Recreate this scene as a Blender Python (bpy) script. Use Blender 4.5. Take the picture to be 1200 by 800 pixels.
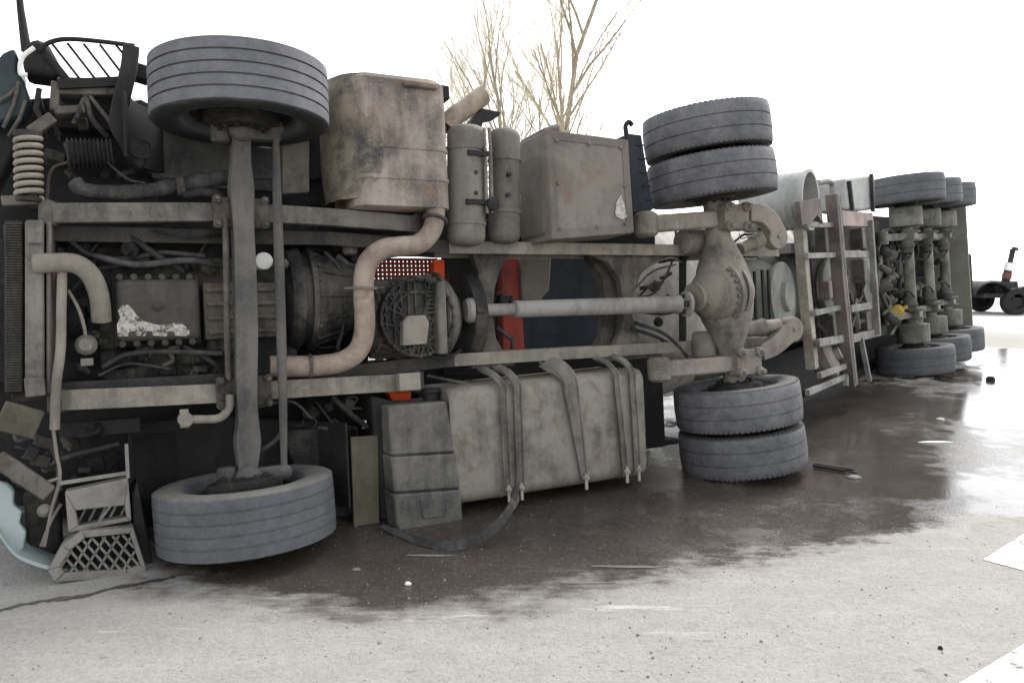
import bpy, math, random
from mathutils import Vector, Matrix
random.seed(7)
PI = math.pi
S = bpy.context.scene
for o in list(bpy.data.objects): bpy.data.objects.remove(o)
C = S.collection

# ------------------------------------------------------------------ camera
FPX, PITCH, CAMH = 902.5, 0.101, 1.6077
cd = bpy.data.cameras.new('camera'); cam = bpy.data.objects.new('camera', cd); C.objects.link(cam)
cd.sensor_width = 36; cd.lens = FPX / 1200 * 36; cd.clip_start = 0.05; cd.clip_end = 3000
cam.location = (0, 0, CAMH); cam.rotation_euler = (PI / 2 - PITCH, 0, 0)
S.camera = cam
S.render.resolution_x, S.render.resolution_y = 1024, 682

# ------------------------------------------------------------------ sky, sun, exposure
SUN_EL, SUN_AZ = math.radians(50), math.radians(38)      # azimuth from +Y (away from the camera) towards +X
w = bpy.data.worlds.new('World'); S.world = w; w.use_nodes = True
nt = w.node_tree; nt.nodes.clear()
sky = nt.nodes.new('ShaderNodeTexSky'); sky.sky_type = 'NISHITA'; sky.sun_disc = False
sky.sun_elevation = SUN_EL; sky.sun_rotation = SUN_AZ
sky.dust_density = 1.0; sky.air_density = 1.0; sky.ozone_density = 1.0
hs = nt.nodes.new('ShaderNodeHueSaturation'); hs.inputs['Saturation'].default_value = 0.12
bg = nt.nodes.new('ShaderNodeBackground'); bg.inputs[1].default_value = 0.15
wo = nt.nodes.new('ShaderNodeOutputWorld')
nt.links.new(sky.outputs[0], hs.inputs['Color']); nt.links.new(hs.outputs[0], bg.inputs[0]); nt.links.new(bg.outputs[0], wo.inputs[0])
sl = bpy.data.lights.new('sun', 'SUN'); sl.energy = 1.3; sl.angle = math.radians(18); sl.color = (1, .965, .9)
so = bpy.data.objects.new('sun', sl); C.objects.link(so)
sd = Vector((math.sin(SUN_AZ) * math.cos(SUN_EL), math.cos(SUN_AZ) * math.cos(SUN_EL), math.sin(SUN_EL)))
so.rotation_euler = sd.to_track_quat('Z', 'Y').to_euler(); so.location = sd * 40
S.view_settings.view_transform = 'Standard'; S.view_settings.look = 'None'
S.view_settings.exposure = 1.45; S.view_settings.gamma = 1; S.view_settings.use_curve_mapping = False

S.cycles.max_bounces = 6; S.cycles.diffuse_bounces = 3; S.cycles.glossy_bounces = 3; S.cycles.use_denoising = True

# ------------------------------------------------------------------ materials
class N:
    def __init__(s, name):
        m = bpy.data.materials.new(name); m.use_nodes = True; s.m = m; s.t = m.node_tree
        s.b = s.t.nodes['Principled BSDF']; s.n = s.t.nodes; s.l = s.t.links
        s.co = s.n.new('ShaderNodeTexCoord')
    def link(s, a, b): s.l.new(a, b)
    def noise(s, scale, detail=6, rough=.6, stretch=None, src=None, dist=0):
        n = s.n.new('ShaderNodeTexNoise'); n.inputs['Scale'].default_value = scale
        n.inputs['Detail'].default_value = detail; n.inputs['Roughness'].default_value = rough; n.inputs['Distortion'].default_value = dist
        src = src or s.co.outputs['Object']
        if stretch:
            mp = s.n.new('ShaderNodeMapping'); mp.inputs['Scale'].default_value = stretch; s.l.new(src, mp.inputs[0]); src = mp.outputs[0]
        s.l.new(src, n.inputs['Vector']); return n.outputs['Fac']
    def ramp(s, fac, a, b, c0=(0, 0, 0), c1=(1, 1, 1)):
        r = s.n.new('ShaderNodeValToRGB'); e = r.color_ramp.elements
        e[0].position, e[1].position = a, b; e[0].color = (*c0, 1); e[1].color = (*c1, 1)
        s.l.new(fac, r.inputs[0]); return r.outputs[0]
    def mix(s, fac, a, b, mode='MIX'):
        m = s.n.new('ShaderNodeMix'); m.data_type = 'RGBA'; m.blend_type = mode
        for sock, val in ((m.inputs[0], fac), (m.inputs[6], a), (m.inputs[7], b)):
            if isinstance(val, (int, float)): sock.default_value = val
            elif isinstance(val, tuple): sock.default_value = (*val, 1)
            else: s.l.new(val, sock)
        return m.outputs[2]
    def math(s, op, a, b=0, c=None, clamp=False):
        m = s.n.new('ShaderNodeMath'); m.operation = op; m.use_clamp = clamp
        for i, val in enumerate((a, b, c)):
            if val is None: continue
            if isinstance(val, (int, float)): m.inputs[i].default_value = val
            else: s.l.new(val, m.inputs[i])
        return m.outputs[0]
    def bump(s, h, strength, dist=.01, prev=None):
        b = s.n.new('ShaderNodeBump'); b.inputs['Strength'].default_value = strength; b.inputs['Distance'].default_value = dist
        s.l.new(h, b.inputs['Height'])
        if prev: s.l.new(prev, b.inputs['Normal'])
        return b.outputs[0]

def grime(name, dust, dark, rust=None, rough=(.6, .95), cov=(.38, .62), metal=0, dents=0, spec=.35, vary=.25):
    """paint or bare metal under road dust, oil film and rust"""
    k = N(name)
    n1 = k.noise(2.6, 9, .62, dist=.4); n2 = k.noise(22, 6, .7); n3 = k.noise(6, 8, .65, stretch=(2.2, .45, .8))
    mixf = k.math('ADD', k.math('MULTIPLY', n1, .55), k.math('ADD', k.math('MULTIPLY', n3, .3), k.math('MULTIPLY', n2, .15)))
    mc = (cov[0] + cov[1]) / 2; hw = (cov[1] - cov[0]) / 2 * .62; f = k.ramp(mixf, mc - hw, mc + hw)
    col = k.mix(f, dark, dust)
    sp = k.ramp(k.noise(70, 3, .6), .56, .72)
    col = k.mix(k.math('MULTIPLY', sp, .35), col, tuple(min(1, c * 1.45) for c in dust))
    if rust:
        rf = k.ramp(k.noise(4.2, 8, .7, dist=.8), .54, .68)
        col = k.mix(k.math('MULTIPLY', rf, .8), col, rust)
    oi = k.n.new('ShaderNodeObjectInfo')
    br = k.math('ADD', k.math('MULTIPLY', oi.outputs['Random'], vary), 1 - vary / 2)
    hv = k.n.new('ShaderNodeHueSaturation'); k.link(br, hv.inputs['Value']); k.link(col, hv.inputs['Color'])
    k.link(hv.outputs[0], k.b.inputs['Base Color'])
    k.link(k.math('ADD', k.math('MULTIPLY', mixf, rough[1] - rough[0]), rough[0]), k.b.inputs['Roughness'])
    k.b.inputs['Metallic'].default_value = metal; k.b.inputs['Specular IOR Level'].default_value = spec
    nb = k.bump(n2, .35, .006)
    nb = k.bump(k.noise(130, 4, .7), .25, .002, nb)
    if dents: nb = k.bump(k.noise(3.3, 2, .5), dents, .05, nb)
    k.link(nb, k.b.inputs['Normal'])
    return k.m

M = {}
M['steel'] = grime('dusty_chassis_steel', (.13, .118, .10), (.030, .028, .026), (.085, .05, .034))
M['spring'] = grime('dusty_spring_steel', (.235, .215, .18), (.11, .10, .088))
M['dark'] = grime('dark_oily_metal', (.065, .06, .054), (.011, .0105, .0105), cov=(.44, .7))
M['black'] = grime('black_plastic', (.03, .029, .028), (.010, .010, .011), cov=(.42, .75))
M['engine'] = grime('engine_casting', (.088, .082, .072), (.012, .012, .012), cov=(.42, .66), dents=.2)
M['oily'] = grime('oily_shaded_steel', (.06, .055, .05), (.02, .019, .018))  # also carries the painted shade of the front rails
k = N('scraped_bare_alloy_ragged'); k.b.inputs['Roughness'].default_value = .45; k.b.inputs['Metallic'].default_value = .3
k.link(k.mix(k.ramp(k.noise(30, 6, .7), .4, .6), (.22, .21, .185), (.42, .40, .36)), k.b.inputs['Base Color'])
tb = k.n.new('ShaderNodeBsdfTransparent'); ms = k.n.new('ShaderNodeMixShader')
k.link(k.ramp(k.math('ADD', k.math('MULTIPLY', k.noise(16, 6, .7), .65), k.math('MULTIPLY', k.noise(70, 4, .7), .35)), .42, .50), ms.inputs[0]); k.link(tb.outputs[0], ms.inputs[1]); k.link(k.b.outputs[0], ms.inputs[2]); k.link(ms.outputs[0], k.n['Material Output'].inputs[0])
M['scrape'] = k.m
M['pan'] = grime('oil_pan_paint', (.066, .062, .056), (.032, .030, .028), cov=(.4, .66))
M['alloy'] = grime('dusty_alloy', (.135, .127, .11), (.032, .031, .029), cov=(.38, .62), dents=.15)
M['pipe'] = grime('exhaust_pipe_metal', (.30, .25, .20), (.16, .125, .10), (.17, .10, .065))
M['silencer'] = grime('silencer_shell', (.27, .235, .20), (.10, .085, .075), (.20, .11, .06), dents=.25)
M['heat'] = grime('heat_scorched_shield', (.25, .21, .155), (.045, .043, .042), cov=(.40, .66))
M['box'] = grime('battery_box_paint', (.165, .147, .128), (.085, .076, .066), (.14, .10, .07), cov=(.3, .6))
M['spring_u'] = grime('shaded_spring_steel', (.15, .14, .12), (.06, .056, .05))  # upper spring's shade put into a darker copy of the spring colour
M['fendark'] = grime('dark_fender_metal', (.085, .082, .076), (.03, .03, .03))  # upper-left shade put into the fender's base colour
M['tank'] = grime('fuel_tank_alloy', (.215, .20, .17), (.075, .071, .064), (.12, .085, .06), cov=(.33, .58), dents=.25, rough=(.4, .8))
M['tankpl'] = grime('grey_plastic_tank', (.135, .129, .118), (.04, .039, .038), cov=(.36, .62))
M['strap'] = grime('tank_strap_steel', (.17, .162, .143), (.06, .057, .052))
M['airtank'] = grime('air_reservoir_paint', (.15, .137, .118), (.06, .055, .048), cov=(.3, .6))
M['axle'] = grime('axle_casting', (.20, .182, .152), (.06, .055, .047), (.14, .095, .062), cov=(.36, .6))
M['faxle'] = grime('front_axle_forging', (.105, .10, .094), (.045, .044, .043), cov=(.36, .62))  # base colour darkened for the shade over the left end
M['arm'] = grime('spring_arm_steel', (.22, .198, .17), (.10, .088, .074), (.17, .115, .085), cov=(.36, .6))
M['shaft'] = grime('driveshaft_steel', (.23, .22, .205), (.12, .112, .105), cov=(.34, .6))
M['hose'] = grime('rubber_hose', (.10, .095, .09), (.018, .018, .018), cov=(.4, .72))
M['hosepale'] = grime('dusty_pale_hose', (.24, .22, .18), (.14, .125, .105))
M['radiator'] = grime('radiator_alloy', (.20, .19, .165), (.085, .08, .072))
M['flap'] = grime('olive_mud_flap', (.105, .098, .068), (.055, .05, .035))
M['bumper'] = grime('grey_bumper_plastic', (.19, .18, .165), (.10, .096, .09), cov=(.3, .6))
M['cab'] = grime('pale_green_cab_paint', (.29, .35, .35), (.15, .19, .195), rough=(.25, .5), cov=(.3, .5), spec=.5)
M['teal'] = grime('teal_cab_paint', (.022, .04, .045), (.012, .02, .024), rough=(.3, .6))
M['red'] = grime('red_painted_steel', (.34, .06, .04), (.13, .03, .025), cov=(.3, .6))
M['orange'] = grime('orange_red_plastic', (.85, .11, .03), (.62, .07, .02), cov=(.3, .6))
M['hazed'] = grime('hazed_red_truck_paint', (.20, .07, .06), (.10, .05, .045))  # red desaturated in the colour to suggest distance haze
M['navy'] = grime('navy_panel', (.030, .034, .046), (.012, .014, .02))
M['cream'] = grime('cream_painted_post', (.36, .34, .28), (.19, .18, .15), (.20, .13, .09))
M['brown'] = grime('rusty_brown_post', (.135, .115, .105), (.06, .05, .046), (.12, .07, .05))
M['rung'] = grime('pale_grey_bar', (.26, .255, .245), (.11, .107, .10), (.16, .12, .10))
M['pink'] = grime('faded_pink_primer', (.33, .26, .245), (.18, .14, .13), (.22, .15, .11))
M['silo'] = grime('silo_tank_paint', (.52, .50, .47), (.30, .28, .26), (.30, .22, .17))
M['hopper'] = grime('hopper_cone_paint', (.20, .20, .175), (.10, .105, .09))
M['tframe'] = grime('trailer_frame_steel', (.12, .115, .105), (.03, .029, .028), (.09, .055, .04))
M['taxle'] = grime('trailer_axle_tube', (.22, .215, .185), (.08, .078, .066))
M['board'] = grime('grey_green_rear_board', (.21, .215, .18), (.125, .13, .11), cov=(.3, .65))
M['fender'] = grime('pale_fender_plastic', (.34, .345, .33), (.20, .205, .20), cov=(.3, .6))
M['bolt'] = grime('pale_bolt_heads', (.34, .32, .28), (.2, .19, .17))
M['white'] = grime('white_plastic', (.75, .75, .72), (.5, .5, .48), cov=(.2, .5))
M['yellow'] = grime('yellow_coupling', (.55, .38, .06), (.25, .17, .04))
M['bark'] = grime('pale_bark', (.40, .35, .27), (.24, .21, .16), rough=(.8, 1))
M['twig'] = grime('pale_twigs', (.56, .49, .36), (.40, .34, .24), rough=(.8, 1))  # backlit brightness put into the twig colour

def tyre_mat(name, dust, dark, side, hw, sipe):
    """tread dust and sidewall tone; hw = half width of the tyre"""
    k = N(name)
    n = k.noise(4, 8, .65); n2 = k.noise(45, 5, .7); n3 = k.noise(14, 6, .7)
    f = k.ramp(k.math('ADD', k.math('MULTIPLY', n, .5), k.math('ADD', k.math('MULTIPLY', n2, .25), k.math('MULTIPLY', n3, .25))), .40, .60)
    col = k.mix(f, dark, dust)
    sx = k.n.new('ShaderNodeSeparateXYZ'); k.link(k.co.outputs['Object'], sx.inputs[0])
    ay = k.math('ABSOLUTE', sx.outputs[1])
    sf = k.n.new('ShaderNodeMapRange'); k.link(k.math('ADD', ay, k.math('MULTIPLY', k.math('SUBTRACT', n3, .5), .03)), sf.inputs[0]); sf.inputs[1].default_value = hw * .86; sf.inputs[2].default_value = hw * .97
    col = k.mix(sf.outputs[0], col, k.mix(f, tuple(c * .7 for c in side), side))
    oi = k.n.new('ShaderNodeObjectInfo'); hv = k.n.new('ShaderNodeHueSaturation'); k.link(k.math('ADD', k.math('MULTIPLY', oi.outputs['Random'], .2), .9), hv.inputs['Value']); k.link(col, hv.inputs['Color'])
    k.link(hv.outputs[0], k.b.inputs['Base Color'])
    k.b.inputs['Roughness'].default_value = .74; k.b.inputs['Specular IOR Level'].default_value = .35
    nb = k.bump(n2, .4, .004); nb = k.bump(n3, .3, .008, nb)
    ang = k.math('ARCTAN2', sx.outputs[0], sx.outputs[2])
    wv = k.math('SINE', k.math('ADD', k.math('MULTIPLY', ang, 110), k.math('MULTIPLY', sx.outputs[1], 40)))
    nb = k.bump(k.ramp(wv, .7, .95), sipe, .003, nb)
    k.link(nb, k.b.inputs['Normal']); return k.m
M['tyre'] = tyre_mat('upper_steer_tyre_rubber', (.150, .151, .163), (.088, .089, .098), (.030, .030, .031), .172, .15)  # dark sidewall colour stands in for shade on its down-facing side
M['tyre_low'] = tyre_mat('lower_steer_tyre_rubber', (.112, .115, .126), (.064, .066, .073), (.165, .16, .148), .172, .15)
M['tyre_r'] = tyre_mat('drive_tyre_rubber', (.140, .140, .148), (.062, .063, .070), (.085, .084, .083), .156, .3)
M['tyre_t'] = tyre_mat('trailer_tyre_rubber', (.125, .128, .138), (.07, .072, .08), (.085, .083, .08), .192, .15)
M['rim'] = grime('dark_rim_steel', (.07, .064, .058), (.022, .021, .02))

# ------------------------------------------------------------------ mesh builder
def spline(pts, k=6):
    """Catmull-Rom through (x,y,z) points"""
    P = [Vector(p) for p in pts]
    if len(P) < 3: return P
    Q = [P[0] * 2 - P[1]] + P + [P[-1] * 2 - P[-2]]; out = []
    for i in range(1, len(Q) - 2):
        a, b, c, d = Q[i - 1:i + 3]
        for j in range(k):
            t = j / k
            out.append(.5 * ((2 * b) + (c - a) * t + (2 * a - 5 * b + 4 * c - d) * t * t + (3 * b - a - 3 * c + d) * t ** 3))
    out.append(P[-1]); return out

class MB:
    def __init__(s): s.v = []; s.f = []
    def add(s, vs, fs):
        o = len(s.v); s.v += [tuple(p) for p in vs]; s.f += [tuple(i + o for i in f) for f in fs]; return s
    def loft(s, secs, caps=True, closed=False):
        n = len(secs[0]); vs = [p for q in secs for p in q]; fs = []
        L = len(secs); R = L if closed else L - 1
        for i in range(R):
            a, b = i * n, ((i + 1) % L) * n
            for j in range(n): k = (j + 1) % n; fs.append((a + j, a + k, b + k, b + j))
        if caps and not closed: fs.append(tuple(range(n))[::-1]); fs.append(tuple(range((L - 1) * n, L * n)))
        return s.add(vs, fs)
    def box(s, c, d, R=None):
        c = Vector(c); x, y, z = (q / 2 for q in d)
        vs = [Vector(p) for p in ((-x, -y, -z), (x, -y, -z), (x, y, -z), (-x, y, -z), (-x, -y, z), (x, -y, z), (x, y, z), (-x, y, z))]
        if R: vs = [R @ p for p in vs]
        return s.add([p + c for p in vs], [(3, 2, 1, 0), (4, 5, 6, 7), (0, 1, 5, 4), (1, 2, 6, 5), (2, 3, 7, 6), (3, 0, 4, 7)])
    def prism(s, pts, z0, z1):
        a = sum(pts[i][0] * pts[(i + 1) % len(pts)][1] - pts[(i + 1) % len(pts)][0] * pts[i][1] for i in range(len(pts)))
        if a < 0: pts = pts[::-1]
        return s.loft([[(p[0], p[1], z0) for p in pts], [(p[0], p[1], z1) for p in pts]])
    def bar(s, p, q, wd, th, up=(0, 0, 1)):
        """rectangular bar from p to q, wd across, th along 'up'"""
        p, q = Vector(p), Vector(q); d = (q - p).normalized(); up = Vector(up)
        x = d.cross(up).normalized(); z = x.cross(d)
        sec = lambda c: [c + x * wd / 2 - z * th / 2, c + x * wd / 2 + z * th / 2, c - x * wd / 2 + z * th / 2, c - x * wd / 2 - z * th / 2]
        return s.loft([sec(p), sec(q)])
    def sweep(s, pts, wds, th, up=(0, 0, 1)):
        P = [Vector(p) for p in pts]; up = Vector(up); secs = []
        if not isinstance(wds, (list, tuple)): wds = [wds] * len(P)
        for i, p in enumerate(P):
            d = (P[min(i + 1, len(P) - 1)] - P[max(i - 1, 0)]).normalized(); x = d.cross(up).normalized(); z = x.cross(d)
            wd = wds[i]; secs.append([p + x * wd / 2 - z * th / 2, p + x * wd / 2 + z * th / 2, p - x * wd / 2 + z * th / 2, p - x * wd / 2 - z * th / 2])
        return s.loft(secs)
    def tube(s, pts, r, n=12, caps=True):
        P = [Vector(p) for p in pts]; rs = r if isinstance(r, (list, tuple)) else [r] * len(P)
        if len(rs) != len(P): rs = [rs[min(len(rs) - 1, int(i * len(rs) / len(P)))] for i in range(len(P))]
        d0 = (P[1] - P[0]).normalized(); x = d0.orthogonal().normalized(); secs = []
        for i, p in enumerate(P):
            d = (P[min(i + 1, len(P) - 1)] - P[max(i - 1, 0)]).normalized()
            x = (x - d * x.dot(d)).normalized(); y = d.cross(x)
            secs.append([p + (x * math.cos(2 * PI * j / n) + y * math.sin(2 * PI * j / n)) * rs[i] for j in range(n)])
        return s.loft(secs, caps)
    def lathe(s, o, ax, prof, n=32, caps=True):
        o, ax = Vector(o), Vector(ax).normalized(); x = ax.orthogonal().normalized(); y = ax.cross(x)
        secs = [[o + ax * t + (x * math.cos(2 * PI * j / n) + y * math.sin(2 * PI * j / n)) * r for j in range(n)] for t, r in prof]
        return s.loft(secs, caps)
    def ring(s, o, ax, prof, n=48):
        """closed profile revolved"""
        o, ax = Vector(o), Vector(ax).normalized(); x = ax.orthogonal().normalized(); y = ax.cross(x)
        secs = [[o + ax * t + (x * math.cos(2 * PI * j / n) + y * math.sin(2 * PI * j / n)) * r for t, r in prof] for j in range(n)]
        return s.loft(secs, False, True)
    def build(s, name, mat, parent=None, bevel=0, smooth=35, label=None, seg=2):
        me = bpy.data.meshes.new(name); me.from_pydata(s.v, [], s.f); me.update()
        import bmesh
        bm = bmesh.new(); bm.from_mesh(me); bmesh.ops.recalc_face_normals(bm, faces=bm.faces); bm.to_mesh(me); bm.free()
        me.materials.append(M[mat] if isinstance(mat, str) else mat)
        if smooth:
            me.polygons.foreach_set('use_smooth', [True] * len(me.polygons)); me.set_sharp_from_angle(angle=math.radians(smooth))
        o = bpy.data.objects.new(name, me); C.objects.link(o)
        if bevel:
            b = o.modifiers.new('bevel', 'BEVEL'); b.width = bevel; b.segments = seg; b.limit_method = 'ANGLE'; b.angle_limit = math.radians(30)
        if parent: o.parent = parent; 
        if parent and 'off' in parent: o.location = (0, parent['off'], 0)
        if label: o['label'] = label
        return o

def tag(o, label, cat, group=None):
    o['label'] = label; o['category'] = cat
    if group: o['group'] = group
    return o

# ------------------------------------------------------------------ the two vehicle frames: u = along the vehicle to its rear, v = across it (upwards, as it lies), w = out of its underside
def frame(yaw, lean, tp):
    u = Vector((math.cos(yaw), math.sin(yaw), 0)); ww = Vector((math.sin(yaw), -math.cos(yaw), 0)); v = Vector((0, 0, 1))
    v, ww = math.cos(lean) * v - math.sin(lean) * ww, math.sin(lean) * v + math.cos(lean) * ww
    u, v = math.cos(tp) * u + math.sin(tp) * v, -math.sin(tp) * u + math.cos(tp) * v
    return u, v, ww
TU, TV, TW = frame(.4714, .1037, -.0027); TO = Vector((-1.513, 4.3501, 1.3874))
RU, RV, RW = frame(.8898, .0992, .0297); RO = Vector((5.6533, 10.9939, 1.4374))
cF = Vector((0, math.cos(PITCH), -math.sin(PITCH))); cU = Vector((0, math.sin(PITCH), math.cos(PITCH))); cX = Vector((1, 0, 0)); cO = Vector((0, 0, CAMH))
def ray(px, py): return cX * ((px - 600) / FPX) + cU * ((400 - py) / FPX) + cF
def onplane(O, U, V, W, px, py, ww):
    d = ray(px, py); t = ((O + W * ww) - cO).dot(W) / d.dot(W); p = cO + d * t - O
    return Vector((p.dot(U), p.dot(V), ww))
def L(px, py, ww=0): return onplane(TO, TU, TV, TW, px, py, ww)      # tractor coordinates of a point seen at (px,py), ww out of the axle plane
def R(px, py, ww=0): return onplane(RO, RU, RV, RW, px, py, ww)      # trailer coordinates
def G(px, py, z=0):
    d = ray(px, py); t = (z - CAMH) / d.z; return cO + d * t
def LL(pts, ww=None): return [L(*p) if ww is None else L(p[0], p[1], ww) for p in pts]
def RR(pts, ww=None): return [R(*p) if ww is None else R(p[0], p[1], ww) for p in pts]
def root(name, O, U, V, W, off):
    o = bpy.data.objects.new(name, None); C.objects.link(o); o.empty_display_size = .3
    m = Matrix((U, V, W)).transposed().to_4x4(); m.translation = O - V * off; o.matrix_world = m; o['off'] = off
    return o

# ------------------------------------------------------------------ ground
def lerpgrid(dense, far):
    a, b, st = dense; xs = []; x = a
    while x <= b + 1e-6: xs.append(x); x += st
    g = st; x = a
    while x > -far: g *= 1.25; x -= g; xs.insert(0, x)
    g = st; x = b
    while x < far: g *= 1.25; x += g; xs.append(x)
    return xs
wet_px = [(150, 665), (178, 690), (230, 704), (300, 724), (380, 735), (480, 732), (590, 728), (660, 706), (730, 694), (800, 682), (850, 672), (920, 664), (1000, 654), (1060, 642), (1130, 630), (1215, 612)]
wet = [G(*p).xy for p in wet_px] + [Vector((9.5, 8.6)), Vector((11.5, 13.5)), Vector((9, 15)), Vector((5.5, 11)), Vector((0, 8.5)), Vector((-4, 6.5)), Vector((-3.2, 4.9))]
def sdist(p, poly):
    d = 1e9; ins = False; n = len(poly)
    for i in range(n):
        a, b = poly[i], poly[(i + 1) % n]; ab = b - a; t = max(0, min(1, (p - a).dot(ab) / ab.dot(ab)))
        d = min(d, (p - a - ab * t).length)
        if (a.y > p.y) != (b.y > p.y) and p.x < (b.x - a.x) * (p.y - a.y) / (b.y - a.y) + a.x: ins = not ins
    return d if ins else -d
xs = lerpgrid((-5, 12, .14), 1200); ys = lerpgrid((1.4, 15, .14), 1600)
vs = [(x, y, 0) for y in ys for x in xs]; nx = len(xs)
fs = [(j * nx + i, j * nx + i + 1, (j + 1) * nx + i + 1, (j + 1) * nx + i) for j in range(len(ys) - 1) for i in range(nx - 1)]
me = bpy.data.meshes.new('ground'); me.from_pydata(vs, [], fs)
at = me.attributes.new('wet', 'FLOAT', 'POINT')
at.data.foreach_set('value', [max(-3, min(3, sdist(Vector((x, y)), wet))) if -7 < x < 14 and 0 < y < 17 else -3. for x, y, z in vs])
me.update()
ground = bpy.data.objects.new('ground', me); C.objects.link(ground); ground['kind'] = 'structure'
k = N('worn_road_surface')
obj = k.co.outputs['Object']
an = k.n.new('ShaderNodeAttribute'); an.attribute_name = 'wet'
big = k.noise(.55, 8, .6); mid = k.noise(2.3, 8, .65); fine = k.noise(60, 4, .75); vf = k.noise(190, 2, .8); strk = k.noise(3.4, 9, .7, stretch=(.7, 1.5, 1))
d = k.math('ADD', an.outputs['Fac'], k.math('MULTIPLY', k.math('SUBTRACT', mid, .5), .75))
d = k.math('ADD', d, k.math('MULTIPLY', k.math('SUBTRACT', k.noise(7, 5, .7, stretch=(.6, 1.6, 1)), .5), .55))
wetf = k.n.new('ShaderNodeMapRange'); wetf.interpolation_type = 'SMOOTHSTEP'; k.link(d, wetf.inputs[0]); wetf.inputs[1].default_value = -.07; wetf.inputs[2].default_value = .30; wetf = wetf.outputs[0]
dry = k.mix(k.ramp(strk, .32, .68), (.235, .225, .21), (.30, .29, .272))
dry = k.mix(k.math('MULTIPLY', k.ramp(fine, .54, .74), .55), dry, (.16, .15, .14))
dry = k.mix(k.math('MULTIPLY', k.ramp(vf, .56, .7), .45), dry, (.46, .45, .43))
vo = k.n.new('ShaderNodeTexVoronoi'); vo.inputs['Scale'].default_value = 85; k.link(obj, vo.inputs['Vector'])
agg = k.n.new('ShaderNodeSeparateColor'); k.link(vo.outputs['Color'], agg.inputs[0])
dry = k.mix(k.math('MULTIPLY', k.ramp(agg.outputs[0], .25, .8), .25), dry, (.40, .39, .365))
dry = k.mix(k.math('MULTIPLY', k.ramp(agg.outputs[1], .72, .9), .28), dry, (.15, .14, .13))
dry = k.mix(k.math('MULTIPLY', k.ramp(k.noise(14, 6, .7), .52, .64), .22), dry, (.19, .18, .165))
spots = k.ramp(k.noise(4.6, 6, .66, stretch=(.75, 1.4, 1)), .635, .69)
dry = k.mix(k.math('MULTIPLY', spots, .55), dry, (.10, .095, .085))
# pale dried silt streaks near the edge of the spill
silt = k.math('MULTIPLY', k.ramp(k.noise(2.4, 9, .74, stretch=(.3, 2.6, 1)), .585, .66), k.ramp(k.math('ABSOLUTE', an.outputs['Fac']), .0, .75, (1, 1, 1), (0, 0, 0)))
dry = k.mix(k.math('MULTIPLY', silt, .75), dry, (.56, .55, .52))
wcol = k.mix(k.ramp(mid, .38, .66), (.014, .013, .012), (.048, .043, .038))
wcol = k.mix(k.math('MULTIPLY', k.ramp(fine, .54, .72), .5), wcol, (.105, .098, .09))
wcol = k.mix(k.math('MULTIPLY', k.ramp(vf, .56, .70), .45), wcol, (.16, .155, .15))
wcol = k.mix(k.math('MULTIPLY', k.ramp(agg.outputs[0], .72, .92), .45), wcol, (.13, .122, .115))
wcol = k.mix(k.math('MULTIPLY', silt, .38), wcol, (.42, .41, .39))
sx = k.n.new('ShaderNodeSeparateXYZ'); k.link(obj, sx.inputs[0])
# ground turns paler beyond the road
fd = k.math('ADD', k.math('ADD', sx.outputs[1], k.math('MULTIPLY', sx.outputs[0], .25)), k.math('MULTIPLY', mid, 3))
ff = k.n.new('ShaderNodeMapRange'); k.link(fd, ff.inputs[0]); ff.inputs[1].default_value = 21; ff.inputs[2].default_value = 29
pale_far = k.mix(k.ramp(k.noise(.8, 8, .7), .40, .56), (.50, .48, .42), (.80, .81, .83))
rimf = k.math('MULTIPLY', k.ramp(k.math('ABSOLUTE', k.math('SUBTRACT', wetf, .72)), .05, .5, (1, 1, 1), (0, 0, 0)), .65)
wcol = k.mix(rimf, wcol, (.085, .066, .056))
col = k.mix(wetf, dry, wcol); col = k.mix(ff.outputs[0], col, pale_far)
k.link(col, k.b.inputs['Base Color'])
pud = k.ramp(k.math('ADD', k.math('ADD', k.math('MULTIPLY', big, .6), k.math('MULTIPLY', mid, .4)), k.math('MULTIPLY', sx.outputs[0], .016)), .45, .58)
rw = k.math('SUBTRACT', .34, k.math('MULTIPLY', pud, .28))
k.link(k.math('ADD', k.math('MULTIPLY', wetf, rw), k.math('MULTIPLY', k.math('SUBTRACT', 1, wetf), .88)), k.b.inputs['Roughness'])
k.b.inputs['Specular IOR Level'].default_value = .4
hb = k.math('ADD', k.math('ADD', k.math('MULTIPLY', fine, .5), k.math('MULTIPLY', vf, .3)), k.math('MULTIPLY', vo.outputs['Distance'], -.5))
bn = k.n.new('ShaderNodeBump'); bn.inputs['Distance'].default_value = .006; k.link(hb, bn.inputs['Height'])
k.link(k.math('SUBTRACT', .75, k.math('MULTIPLY', k.math('MULTIPLY', wetf, pud), .66)), bn.inputs['Strength']); k.link(bn.outputs[0], k.b.inputs['Normal'])
me.materials.append(k.m)

# painted lane lines
k = N('worn_road_paint'); n = k.noise(9, 8, .7)
k.link(k.mix(k.ramp(n, .36, .5), (.45, .44, .42), (.78, .78, .77)), k.b.inputs['Base Color']); k.b.inputs['Roughness'].default_value = .7
k.link(k.bump(k.noise(90, 4, .7), .4, .003), k.b.inputs['Normal'])
tb = k.n.new('ShaderNodeBsdfTransparent'); ms = k.n.new('ShaderNodeMixShader'); out = k.n['Material Output']
k.link(k.ramp(k.math('ADD', k.math('MULTIPLY', k.noise(5, 8, .7), .6), k.math('MULTIPLY', k.noise(60, 4, .7), .4)), .40, .47), ms.inputs[0]); k.link(tb.outputs[0], ms.inputs[1]); k.link(k.b.outputs[0], ms.inputs[2]); k.link(ms.outputs[0], out.inputs[0])
M['paint'] = k.m
def marking(pts):
    o = MB().add([(p.x, p.y, .004) for p in pts], [tuple(range(len(pts)))]).build('road_marking', 'paint', smooth=0)
    o['kind'] = 'structure'; return o
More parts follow.
